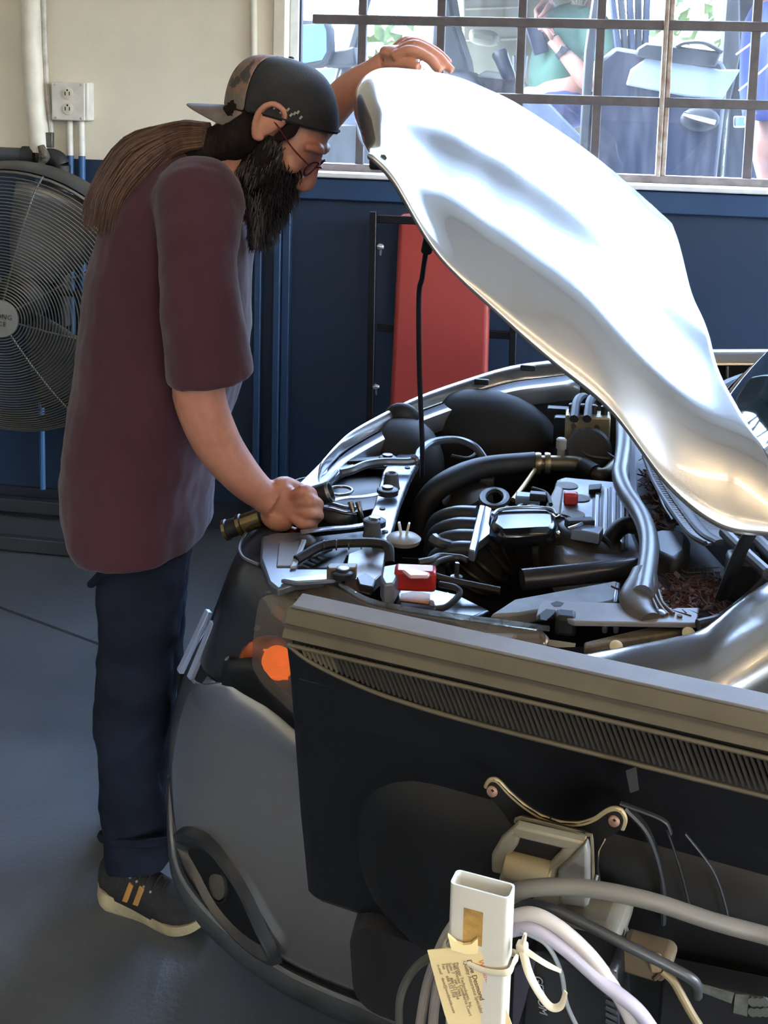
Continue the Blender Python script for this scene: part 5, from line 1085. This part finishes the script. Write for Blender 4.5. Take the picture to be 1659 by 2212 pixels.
bl = pm('fan_blade', (120,122,122), rough=0.35, metal=0.5, var=0.12)
for k in range(3):
    a0 = radians(60+120*k); rows = []
    for i in range(7):
        r = 0.07+0.36*i/6; rows.append([fp(r, a0+(t-0.5)*(1.25-0.35*i/6), -0.05+0.09*(t-0.5)) for t in [j/6 for j in range(7)]])
    MB().grid(rows).build('blade', bl, fan, smooth=60, solid=0.003)
MB().lathe([(0.09,-0.10),(0.09,-0.03),(0.05,-0.0),(0.01,0.0)], fp(0,0,0), fax, 24).build('motor_hub', fblk, fan)
MB().tube([fp(0.468,radians(0),-0.08),fp(0.2,0,-0.12),fp(-0.2,0,-0.12),fp(-0.468,0,-0.08)], 0.012, seg=8).build('motor_bar', fblk, fan)
for s_ in (-1, 1):
    MB().tube([fc+Vector((s_*0.485,0.08,0)), fc+Vector((s_*0.50,0.08,-0.25)), Vector((fc.x+s_*0.47,3.88,0.05))], 0.014, seg=8).build('stand_leg', fblk, fan)
    MB().box((fc.x+s_*0.47, 3.96, 0.035), (0.04,0.36,0.04)).build('foot_bar', fblk, fan, bev=0.004)
for yy, zz in ((4.11,0.05),(3.80,0.03)):
    MB().box((fc.x+0.02, yy, zz), (1.06,0.035,0.05)).build('base_bar', pm('fan_base', (52,54,58), rough=0.5), fan, bev=0.004)

# ------------------------------------------------------------------ red padded creeper leaning on the wall
cr = thing('mechanic_creeper', 'red padded mechanic creeper on a black frame leaning against the blue wall', 'creeper', (-0.45, 4.05, 0))
def cp(px, py, y): return A(px, py, y=y)
yb = lambda z: 4.12-0.10*(1.25-z)/1.25
tl, trr = A(864,460,y=4.10), A(1064,466,y=4.10)
zt_b = 0.06
padp = [Vector((tl.x, yb(tl.z), tl.z)), Vector((trr.x, yb(tl.z), tl.z)), Vector((trr.x+0.02, yb(zt_b), zt_b)), Vector((tl.x-0.01, yb(zt_b), zt_b))]
MB().prism(padp, (0,-0.05,0)).build('pad', pm('vinyl_red', (162,56,50), rough=0.5, var=0.08, vs=4, bump=0.03, bs=30), cr, bev=0.018, bseg=4)
fm_ = pm('creeper_frame', (26,27,32), rough=0.4, metal=0.4, var=0.1)
for pxT, pxB in ((812,800),(1117,1104)):
    a = A(pxT,455 if pxT < 900 else 470,y=4.10); b = A(pxB,880,y=4.05); dd = (b-a)*(a.z-0.02)/(a.z-b.z)
    bot = a+dd; bot.y = yb(0.02)-0.02; a.y = yb(a.z)-0.02
    MB().box((a+bot)/2, (0.024,0.024,(bot-a).length), Matrix.Rotation(math.atan2((a-bot).x,(a-bot).z),3,'Y')).build('side_rail', fm_, cr, bev=0.003)
    for py in (533, 835):
        c = A(pxT+(11 if pxT < 900 else 8)-(py-455)*0.03, py, y=4.05)
        MB().lathe([(0.010,-0.012),(0.013,-0.004),(0.013,0.004),(0.010,0.012)], c, (1,0.3,0), 14).build('castor', pm('castor_chrome', (200,204,210), rough=0.15, metal=0.9, var=0.1), cr)
        MB().tube([c+Vector((0,0,0.0)), c+Vector((0.002,0.0,-0.03))], [0.009,0.004], seg=8).build('castor_stem', pm('castor_chrome', (200,204,210)), cr)
for py in (475, 712):
    a, b = A(815,py,y=4.07), A(1112,py+8,y=4.07); MB().box((a+b)/2, ((b-a).length,0.016,0.028)).build('cross_bar', fm_, cr, bev=0.003)
# ------------------------------------------------------------------ the mechanic
def remesh(o, vox, it=4, fac=0.5, disp=None):
    k = o.modifiers.new('remesh', 'REMESH'); k.mode = 'VOXEL'; k.voxel_size = vox; k.use_smooth_shade = True
    k = o.modifiers.new('smooth', 'SMOOTH'); k.iterations = it; k.factor = fac
    for strength, size in (disp or []):
        tx = bpy.data.textures.new('folds', 'CLOUDS'); tx.noise_scale = size; tx.noise_depth = 2
        k = o.modifiers.new('folds', 'DISPLACE'); k.texture = tx; k.strength = strength; k.mid_level = 0.5; k.texture_coords = 'GLOBAL'
    return o
def B(px, py, y): return A(px, py, y=y)
man = thing('person', 'bearded mechanic in a maroon T-shirt, jeans and backwards cap leaning over the engine', 'person', (-0.80, 2.26, 0))
skin = pm('skin', (192,136,110), rough=0.5, var=0.10, vs=14, bump=0.05, bs=150, col2=(168,108,86))
HO = B(600,275,2.27); HF = Vector((0.75,0,-0.66)).normalized(); HU = Vector((0.66,0,0.75)).normalized(); HL = Vector((0,-1,0))
RH = Matrix((HF, HL, HU)).transposed()
def hp(f, l, u): return HO+HF*f+HL*l+HU*u
b = MB()
b.ball(hp(-0.010,0,0.032), (0.090,0.070,0.084), RH, 24, 16)                       # skull
b.ball(hp(0.045,0,0.0), (0.055,0.060,0.082), RH, 20, 14)                          # face
b.ball(hp(0.036,0,-0.068), (0.058,0.048,0.042), RH, 18, 12)                       # jaw
b.tube([hp(0.092,0,0.022), hp(0.106,0,-0.010), hp(0.117,0,-0.036), hp(0.112,0,-0.050), hp(0.094,0,-0.054)], [0.008,0.010,0.013,0.012,0.008], seg=12)   # nose
for s in (-1, 1):
    b.ball(hp(0.100,0.013*s,-0.045), 0.009, seg=10, rings=8)
    b.tube([hp(0.095,0.012*s,0.026), hp(0.090,0.035*s,0.030), hp(0.070,0.056*s,0.020)], [0.009,0.010,0.008], seg=8)      # brow
    b.ball(hp(0.072,0.042*s,-0.024), (0.022,0.020,0.018), RH, 12, 8)                                               # cheek
    # ear: rim, lobe and bowl
    b.tube([hp(0.010,0.074*s,0.008), hp(0.016,0.082*s,0.030), hp(0.004,0.092*s,0.048), hp(-0.020,0.096*s,0.044), hp(-0.030,0.094*s,0.020), hp(-0.022,0.088*s,-0.008), hp(-0.006,0.080*s,-0.026), hp(0.006,0.076*s,-0.018)], [0.005,0.0055,0.006,0.006,0.006,0.006,0.008,0.006], seg=8, res=5)
    b.ball(hp(-0.008,0.078*s,0.016), (0.024,0.011,0.036), RH, 12, 8)
    b.ball(hp(0.076,0.031*s,0.012), (0.0135,0.016,0.010), RH, 12, 8)                                               # lid
b.tube([hp(0.090,-0.022,-0.072), hp(0.097,0,-0.070), hp(0.090,0.022,-0.072)], 0.008, seg=8)                            # lips
b.tube([hp(-0.02,0,0.0), hp(-0.035,0,-0.06), B(480,350,2.27), B(440,430,2.27)], [0.062,0.058,0.060,0.08], seg=20)       # neck
b.tube([B(440,430,2.27), B(400,560,2.27), B(360,760,2.27), B(330,950,2.27), B(315,1120,2.27)], [0.09,0.10,0.10,0.09,0.09], seg=20)
# near (right) arm
b.tube([B(440,440,2.16), B(425,440,2.09), B(432,600,2.03), B(438,760,1.99), B(430,850,1.99), B(466,950,2.01), B(520,1025,2.035), B(566,1068,2.055), B(592,1084,2.06)], [0.06,0.06,0.052,0.046,0.047,0.043,0.036,0.029,0.030], seg=18)
b.ball(B(404,850,1.995), (0.026,0.03,0.035), seg=12, rings=8)                                                     # elbow
b.ball(B(614,1090,2.064), (0.042,0.020,0.038), Matrix.Rotation(0.35,3,'Y'), 16, 10)                                  # palm
b.ball(B(600,1115,2.066), (0.034,0.024,0.028), Matrix.Rotation(0.35,3,'Y'), 14, 10)
for i, (px, py) in enumerate(((660,1060),(674,1082),(674,1106),(660,1129))):
    b.tube([B(628,1078+i*11,2.060), B(px-8,py,2.046), B(px+10,py+4,2.072), B(px+12,py+12,2.108), B(px-16,py+22,2.134), B(px-40,py+14,2.128)], [0.010,0.0122,0.0112,0.0105,0.010,0.009], seg=10, res=5)
b.tube([B(588,1078,2.065), B(598,1052,2.066), B(616,1044,2.080), B(640,1052,2.104), B(662,1060,2.118)], [0.015,0.015,0.0135,0.012,0.009], seg=10)     # thumb
# far (left) arm, reaching to the bonnet
b.tube([B(430,450,2.38), B(470,440,2.46), B(560,390,2.52), B(632,322,2.54), B(700,252,2.50), B(760,190,2.46), B(806,156,2.43), B(835,138,2.42)], [0.065,0.06,0.050,0.044,0.040,0.035,0.027,0.028], seg=18)
b.ball(B(862,122,2.405), (0.042,0.034,0.020), Matrix.Rotation(0.30,3,'Y'), 16, 10)
for k, pts in enumerate((((850,124,2.375),(886,110,2.365),(926,126,2.355),(944,146,2.350),(952,156,2.348)), ((856,116,2.395),(896,98,2.385),(945,122,2.37),(966,144,2.365),(978,154,2.362)), ((856,112,2.415),(892,92,2.41),(938,110,2.40),(960,128,2.395),(972,138,2.392)), ((850,110,2.435),(880,90,2.435),(920,104,2.43),(940,116,2.425),(952,124,2.42)))):
    b.tube([B(*p) for p in pts], [0.012,0.0125,0.0105,0.0098,0.0085], seg=10, res=5)
b.tube([B(838,138,2.40), B(864,140,2.375), B(890,142,2.355), B(906,146,2.345)], [0.014,0.013,0.011,0.009], seg=10)   # thumb
# legs inside the jeans
for pts in (((312,1120,2.215),(292,1500,2.15),(302,1850,2.135)), ((318,1120,2.33),(305,1500,2.38),(300,1780,2.38))):
    b.tube([B(*p) for p in pts], [0.055,0.046,0.036], seg=14)
body = remesh(b.build('body', skin, man, smooth=80), 0.0036, 3, 0.5)
# eyes behind the glasses
for s in (-1, 1):
    e_ = MB().ball(hp(0.0755,0.031*s,0.004), 0.0120, seg=14, rings=10).build('eye', pm('eye_white', (214,206,200), rough=0.2, var=0), man)
    MB().ball(hp(0.0855,0.032*s,-0.001), (0.0040,0.0045,0.0045), seg=10, rings=6).build('iris', pm('iris_dark', (44,32,24), rough=0.2, var=0), e_)
    MB().tube([hp(0.096,0.014*s,0.026), hp(0.094,0.034*s,0.032), hp(0.080,0.052*s,0.024)], [0.004,0.0048,0.003], seg=6).build('eyebrow', pm('hair_dark', (34,26,24), rough=0.85, var=0.25, vs=40, bump=0.5, bs=120, spec=0.15, stretch=(1,1,0.3)), man)
# glasses
gl = thing('spectacles', 'thin dark red spectacles on the nose of the bearded mechanic', 'spectacles', hp(0.11,0,0))
gf = pm('frame_wine', (96,34,44), rough=0.25, metal=0.3, var=0)
for s in (-1, 1):
    ring = [hp(0.108-0.012*abs(cos(a))*(cos(a)*s > 0)*0.6, 0.034*s+0.025*cos(a), -0.006+0.017*sin(a)) for a in [2*pi*k/20 for k in range(20)]]
    r_ = MB().tube(ring, 0.0016, seg=6, res=1, closed=True).build('rim', gf, gl)
    MB().add(ring, [tuple(range(20))]).build('lens', glassy('spectacle_lens', tint=(236,238,240), gloss=0.22, haze=0), r_, smooth=0)
    MB().tube([hp(0.104,0.060*s,0.0), hp(0.06,0.078*s,0.006), hp(0.0,0.086*s,0.020), hp(-0.02,0.084*s,0.010)], 0.0016, seg=6).build('temple', gf, gl)
MB().tube([hp(0.110,-0.010,-0.002), hp(0.116,0,0.002), hp(0.110,0.010,-0.002)], 0.0016, seg=6).build('bridge', gf, gl)
# cap, worn backwards
cap = thing('cap', 'dark baseball cap with a camouflage panel worn backwards by the bearded mechanic', 'cap', hp(-0.01,0,0.05))
CN = Vector((-0.514,0,0.857)); cp_ = Vector((0.857,0,0.514))
def capv(v): return HF*v.x+HL*v.y+HU*v.z
rc = hp(-0.008,0,0.020)
def cap_pt(a, t, grow=0.0):
    r = (cos(t*pi/2))**0.62; h = 0.112*sin(t*pi/2)**0.95; sh = -0.012*sin(t*pi/2)
    fx = (0.114 if cos(a) < 0 else 0.115)+grow
    return rc+capv(cp_)*(cos(a)*fx*r+sh)+HL*(sin(a)*(0.091+grow)*r)+capv(CN)*(h+grow-0.010*(1-t)*(cos(a) > 0)*cos(a))
def cap_mesh(a0, a1, n, name, mat, parent, grow=0.0):
    rows = [[cap_pt(a0+(a1-a0)*k/n, min(0.985, i/14), grow) for k in range(n+1)] for i in range(15)]
    return MB().grid(rows).build(name, mat, parent, smooth=70, solid=0.002, sub=1)
capdark = pm('cap_black', (38,36,36), rough=0.9, var=0.15, vs=30, bump=0.15, bs=300)
camo = pm('cap_camo', (134,98,84), rough=0.9, var=0.0, vs=14, col2=(62,58,54), bump=0.1, bs=300)
camo.node_tree.nodes['Color Ramp'].color_ramp.elements[0].position = 0.46; camo.node_tree.nodes['Color Ramp'].color_ramp.elements[1].position = 0.49
el_ = camo.node_tree.nodes['Color Ramp'].color_ramp.elements.new(0.54); el_.color = rgb(104,94,84)
cap_mesh(radians(-118), radians(118), 40, 'crown', capdark, cap)
cap_mesh(radians(118), radians(242), 22, 'front_panel', camo, cap, 0.0006)
MB().lathe([(0.006,0),(0.005,0.003),(0.001,0.004)], cap_pt(0,0.99)+capv(CN)*0.001, capv(CN), 12).build('button', capdark, cap)
br_ = []
for i in range(7):
    t = i/6; row = []
    for k in range(15):
        a = radians(180-62+124*k/14); base = cap_pt(a, 0.0)
        ext = 0.078*t*max(0, cos((k-7)/7*1.25))**0.7
        dirb = (capv(Vector((-0.76,0,-0.65))))
        row.append(base+dirb*ext-capv(CN)*(0.030*abs((k-7)/7)**2*t))
    br_.append(row)
MB().grid(br_).build('bill', pm('bill_grey', (112,100,92), rough=0.9, var=0.15, vs=24), cap, smooth=70, solid=0.004, sub=1)
MB().tube([cap_pt(radians(a), 0.02, 0.0012) for a in range(-118, 119, 12)], 0.002, seg=5, res=2).build('band_edge', capdark, cap)
for i in range(9):
    p = cap_pt(radians(86-i*3.2), 0.10+0.025*sin(i*2.1), 0.0016); MB().box(p, (0.004,0.001,0.007), RH).build('stitched_mark', pm('stitch_grey', (176,168,160), rough=0.8, var=0.2, vs=80), cap, smooth=0)
# hair under the cap and the long tail over the back
hd_ = pm('hair_dark', (34,26,24), rough=0.85, var=0.25, vs=20)
hb_ = pm('hair_brown', (104,76,58), rough=0.55, var=0.3, vs=30, stretch=(1,6,1), col2=(58,40,34))
h = MB()
h.ball(hp(-0.052,0.0,-0.006), (0.062,0.076,0.052), RH, 18, 12)
h.tube([hp(-0.06,0.02,0.0), B(520,290,2.225), B(470,312,2.22), B(430,330,2.20), B(400,350,2.19)], [0.045,0.044,0.036,0.028,0.02], seg=14)
h.tube([hp(0.030,0.071,0.05), hp(0.032,0.071,0.02), hp(0.024,0.072,-0.01)], [0.014,0.014,0.010], seg=8)
h.tube([hp(0.030,-0.071,0.05), hp(0.032,-0.071,0.02), hp(0.024,-0.072,-0.01)], [0.014,0.014,0.010], seg=8)
hair_o = remesh(h.build('hair', hd_, man, smooth=80), 0.006, 3, 0.5, [(0.010,0.02)])
random.seed(11)
tail = MB()
# under-layer
tail.tube([B(440,300,2.21), B(380,305,2.19), B(310,345,2.16), B(268,410,2.14), B(252,470,2.14)], [0.030,0.038,0.044,0.040,0.015], seg=16, flat=0.5, up=(0,1,0))
for k in range(800):
    q = random.uniform(-1.05, 1.05); r = random.uniform(-1, 1)
    yy = 2.165-0.050*(1-q*q)-0.02*random.random()+0.03*abs(r)
    p0 = (446+10*r, 292+26*q, 2.20+0.03*r); p1 = (385+10*r, 300+34*q, 2.165+0.02*r)
    p2 = (305+34*q+9*r, 352+42*q+random.gauss(0,5), yy); p3 = (252+46*q+10*r, 425+22*q, yy-0.005+0.01*r); e5 = random.uniform(-40,26); p4 = (236+46*q+16*r-0.12*e5, 492+22*q+e5, yy-0.01+0.01*r)
    tail.tube([B(*p0), B(*p1), B(*p2), B(*p3), B(*p4)], [random.uniform(0.001,0.0022),0.002,random.uniform(0.001,0.0024),0.0016,0.0004], seg=4, res=4)
tail.build('long_hair', hb_, man, smooth=80)
wisp = MB()
for k in range(170):
    r = random.uniform(-1,1); q = random.uniform(0,1)
    wisp.tube([hp(-0.05-0.04*q,0.066-0.01*r,-0.01+0.02*r), B(540-30*q,300+14*r,2.20), B(490-30*q,325+14*r,2.195), B(430-20*q,330+20*r,2.19)], [0.002,0.0022,0.002,0.0007], seg=4, res=4)
wisp.build('nape_hair', hd_, man, smooth=80)
# beard
bd = MB()
bd.ball(hp(0.040,0,-0.078), (0.066,0.064,0.052), RH, 20, 12)
bd.ball(B(585,385,2.27), (0.056,0.058,0.050), None, 20, 12)
bd.tube([B(590,360,2.27), B(584,410,2.27), B(577,455,2.27), B(567,495,2.27), B(558,520,2.27)], [0.052,0.054,0.037,0.022,0.006], seg=18, flat=0.9)
for s in (-1, 1):
    bd.tube([hp(0.022,0.068*s,-0.008), hp(0.026,0.066*s,-0.045), hp(0.050,0.052*s,-0.078), hp(0.075,0.030*s,-0.082)], [0.012,0.022,0.028,0.024], seg=10)
    bd.tube([hp(0.100,0.004*s,-0.064), hp(0.092,0.022*s,-0.066), hp(0.074,0.036*s,-0.080)], [0.009,0.012,0.014], seg=8)
beard = remesh(bd.build('beard', hd_, man, smooth=80), 0.005, 4, 0.5, [(0.008,0.015)])
strands = MB()
for k in range(1500):
    t = random.random()**0.8
    c = [B(590,360,2.27), B(584,410,2.27), B(577,455,2.27), B(567,495,2.27), B(558,520,2.27)]
    i = min(3, int(t*4)); p = c[i].lerp(c[i+1], t*4-i); rad = lerpc(t*4, [0,1,2,3,4], [0.056,0.053,0.036,0.021,0.006])
    a = random.uniform(0, 2*pi); o = Vector((cos(a), sin(a)*0.95, 0))*rad
    q = p+o*0.92; tip = q+o.normalized()*random.uniform(0.003,0.012)+Vector((random.uniform(-0.004,0.006),0,-random.uniform(0.012,0.03)))
    strands.tube([q, (q+tip)/2+o.normalized()*0.003, tip], [0.0012,0.0010,0.0004], seg=3, res=2)
for k in range(1100):
    a = random.uniform(-1.25, 1.25)*pi/2*1.15; w_ = random.uniform(-0.10, -0.02)
    f_, l_ = 0.040+0.062*cos(a), 0.066*sin(a)
    if abs(l_) < 0.030 and w_ > -0.055: continue
    if k % 3 == 0: f_ = random.uniform(0.012,0.05); l_ = math.copysign(0.078-0.35*max(0,f_-0.03), l_); w_ = random.uniform(-0.09,0.0)
    q = hp(f_, l_, w_); o = (HF*cos(a)+HL*sin(a))
    tip = q+o*random.uniform(0.002,0.008)+Vector((-0.004,0,-random.uniform(0.012,0.028)))
    strands.tube([q-o*0.006, q+o*0.004+Vector((0,0,-0.006)), tip], [0.0013,0.0011,0.0004], seg=3, res=2)
strands.build('beard_strands', pm('beard_hair', (46,38,36), rough=0.5, var=0.3, vs=40, col2=(26,21,20)), beard, smooth=80)
# T-shirt
def ring(px, py, a, ry, phi=0.0, yc=2.27, n=28):
    c = B(px, py, yc); fx = Vector((cos(phi),0,-sin(phi)))
    return [c+fx*(a*math.copysign(abs(cos(2*pi*k/n))**0.85, cos(2*pi*k/n)))+Vector((0,-1,0))*(ry*math.copysign(abs(sin(2*pi*k/n))**0.85, sin(2*pi*k/n))) for k in range(n)]
s_ = MB()
RG = [(316,1154,.120,.210,0),(308,1134,.131,.214,0),(301,1090,.140,.208,0),(303,1020,.145,.200,0),(318,940,.151,.198,0),(338,860,.157,.195,0),(353,780,.162,.195,0),(360,700,.161,.196,radians(3)),(368,620,.155,.198,radians(8)),(385,540,.146,.20,radians(16)),(410,470,.134,.20,radians(26)),(434,412,.110,.185,radians(35)),(452,366,.080,.125,radians(42)),(464,340,.064,.078,radians(45))]
s_.loft([ring(*r) for r in RG], True, True)
s_.tube([B(440,430,2.17), B(428,440,2.10), B(428,560,2.035), B(440,700,2.005), B(452,800,2.0), B(455,822,2.0)], [0.075,0.085,0.070,0.074,0.077,0.076], seg=22, flat=1.0)
s_.tube([B(440,430,2.37), B(470,436,2.44), B(540,402,2.50), B(580,372,2.53)], [0.075,0.085,0.074,0.076], seg=20)
shirt = remesh(s_.build('t_shirt', pm('maroon_cotton', (72,42,50), rough=0.95, var=0.10, vs=9, bump=0.55, bs=7, sheen=0.15, spec=0.2, stretch=(1,1,0.5)), man, smooth=80), 0.0065, 6, 0.5, [(0.014,0.13),(0.004,0.05)])
MB().tube([p for p in ring(464,338,.066,.080,radians(45))], 0.006, seg=8, res=2, closed=True).build('collar', pm('maroon_rib', (62,36,44), rough=0.95, var=0.1), shirt)
# a few long folds
# jeans
j = MB()
j.tube([B(316,1120,2.20), B(310,1220,2.185), B(302,1320,2.165), B(287,1500,2.15), B(282,1640,2.14), B(288,1760,2.14), B(300,1868,2.135)], [0.082,0.086,0.086,0.075,0.066,0.064,0.064], seg=22)
j.tube([B(330,1150,2.35), B(328,1230,2.36), B(322,1320,2.37), B(308,1500,2.38), B(300,1640,2.385), B(296,1760,2.39)], [0.080,0.082,0.082,0.074,0.066,0.064], seg=20)
j.tube([B(318,1190,2.17), B(320,1190,2.27), B(325,1190,2.37)], [0.085,0.09,0.085], seg=20)
denim = pm('dark_denim', (26,32,48), rough=0.9, var=0.18, vs=8, bump=0.6, bs=9, stretch=(1,1,1.6), col2=(16,20,32), spec=0.2)
jeans = remesh(j.build('jeans', denim, man, smooth=80), 0.0075, 5, 0.5, [(0.024,0.11),(0.008,0.05)])
MB().tube([B(302+83*cos(a), 1806+16*sin(a), 2.137-0.068*sin(a)) for a in [2*pi*k/24 for k in range(24)]], 0.009, seg=8, res=1, closed=True).build('rolled_cuff', denim, jeans)
MB().tube([B(252,1210,2.10), B(222,1240,2.12), B(196,1262,2.17)], [0.010,0.012,0.008], seg=8).build('belt_loop', denim, jeans)
# shoes
def shoe(heel, toe, label, grp, own):
    d = (toe-heel); L = d.length; d.normalize(); n = Vector((-d.y, d.x, 0))                # n: towards the far side
    def sp(a, b, z): return heel+d*(a*L)+n*b+Vector((0,0,z))
    t = thing('shoe', label, 'shoe', (heel+toe)/2, grp)
    outline = [(0.0,0.0),(0.015,0.022),(0.08,0.036),(0.25,0.036),(0.45,0.036),(0.65,0.046),(0.80,0.049),(0.92,0.040),(0.985,0.020),(1.0,0.0)]
    ol = outline+[(a,-b*0.92) for a, b in outline[-2:0:-1]]
    ol = [tuple(p) for p in spline(ol, 4, True)]
    def zl(a): return 0.012*max(0,(0.12-a)/0.12)+0.022*max(0,(a-0.72)/0.28)**1.6
    def th(a): return lerpc(a, [0,0.3,0.6,1.0], [0.040,0.034,0.024,0.020])
    sole = MB().loft([[sp(a,b*0.95,zl(a)) for a, b in ol], [sp(a*1.01-0.006,b*1.07,zl(a)+th(a)*0.4) for a, b in ol], [sp(a,b*1.03,zl(a)+th(a)) for a, b in ol]]).build('sole', pm('sole_cream', (176,160,124), rough=0.6, var=0.2, vs=20), t, smooth=50)
    up = []
    for a, wd, top in ((0.015,0.018,0.075),(0.06,0.030,0.098),(0.16,0.034,0.104),(0.28,0.035,0.098),(0.40,0.036,0.090),(0.52,0.039,0.078),(0.65,0.043,0.064),(0.78,0.044,0.054),(0.90,0.035,0.044),(0.97,0.018,0.036)):
        z0 = zl(a)+th(a)-0.006; r = []
        for k in range(15):
            q = pi*k/14; r.append(sp(a, cos(q)*wd*(1 if cos(q) > 0 else 0.92), z0+(top+zl(a)-z0)*sin(q)**0.65))
        up.append(r)
    MB().loft(up, False, False).build('upper', pm('shoe_black', (38,36,36), rough=0.8, var=0.25, vs=60, bump=0.3, bs=200), t, smooth=60, solid=0.003, offset=1)
    if own:
        gold = pm('shoe_gold', (170,124,62), rough=0.5, var=0.1)
        for q, a in enumerate((0.30, 0.40)):
            MB().prism([sp(a,-0.0365,0.040), sp(a+0.05,-0.0375,0.040), sp(a+0.085,-0.028,0.072), sp(a+0.045,-0.029,0.078)], -n*0.004).build('side_stripe', gold if q == 0 else gold, t, bev=0.001)
        for q in range(5):
            a = 0.34+q*0.065; zz = lerpc(a, [0.28,0.4,0.52,0.65], [0.100,0.093,0.081,0.067])
            MB().tube([sp(a,-0.022,zz-0.010), sp(a+0.015,0,zz+0.006), sp(a,0.022,zz-0.010)], 0.0028, seg=6).build('lace', pm('lace_black', (24,23,23), rough=0.9, var=0), t)
            MB().lathe([(0.003,0),(0.0022,0.002)], sp(a,-0.026,zz-0.012), -n+Vector((0,0,0.6)), 8).build('eyelet', pm('eyelet_grey', (160,156,148), rough=0.3, metal=0.6, var=0), t)
        for q in (-1, 1): MB().tube([sp(0.36,0,0.105), sp(0.40,0.012*q,0.118), sp(0.45,0.02*q,0.112), sp(0.47,0.016*q,0.098)], 0.0028, seg=6).build('lace', pm('lace_black', (24,23,23)), t)
        MB().tube([sp(0.10,-0.022,0.108), sp(0.24,-0.026,0.112), sp(0.34,0,0.116), sp(0.24,0.026,0.112), sp(0.10,0.022,0.108)], 0.006, seg=8).build('tongue_collar', pm('shoe_black', (38,36,36)), t)
    return t
hA, hT = A(222,1938,z=0), A(448,2012,z=0)
shoe(hA, hT, 'black running shoe with a cream sole and gold side stripe, nearest to the camera', 'shoes of the mechanic', True)
h2 = Vector((hA.x+0.0, 2.37, 0)); shoe(h2, h2+Vector((0.13,0.24,0)), 'black running shoe mostly hidden behind the nearer leg', 'shoes of the mechanic', True)
# torch held in the near hand
f1, f2 = B(486,1146,2.098), B(714,1062,2.110); fd = (f2-f1).normalized(); LL = (f2-f1).length
to = thing('torch', 'black and brass metal torch gripped in the near hand of the mechanic', 'torch', f1)
tb_ = pm('torch_black', (26,26,28), rough=0.45, var=0.15, vs=40); tbr = pm('torch_metal', (168,146,104), rough=0.25, metal=0.85, var=0.3, vs=18)
MB().lathe([(0.018,0),(0.020,0.002),(0.020,0.006),(0.018,0.008),(0.017,0.028),(0.020,0.030),(0.020,0.036),(0.018,0.038)], f1, fd, 28).build('tail_cap', tb_, to)
MB().lathe([(0.0206,0.0),(0.0206,0.006)], f1, fd, 28).build('tail_ring', tbr, to); MB().lathe([(0.0206,0.029),(0.0206,0.036)], f1, fd, 28).build('ring', tbr, to)
MB().lathe([(0.018,0.037),(0.018,0.075)], f1, fd, 28).build('sleeve', tbr, to)
MB().lathe([(0.0165,0.075),(0.0165,LL-0.045)], f1, fd, 24).build('barrel', tb_, to)
MB().lathe([(0.0165,LL-0.045),(0.019,LL-0.04),(0.0195,LL-0.004),(0.0195,LL),(0.015,LL),(0.014,LL-0.006),(0.001,LL-0.008)], f1, fd, 28).build('head', tb_, to)
MB().lathe([(0.0200,LL-0.005),(0.0200,LL+0.001),(0.0165,LL+0.001)], f1, fd, 28, caps=False).build('bezel', pm('torch_steel', (180,180,176), rough=0.25, metal=0.9, var=0.1), to)
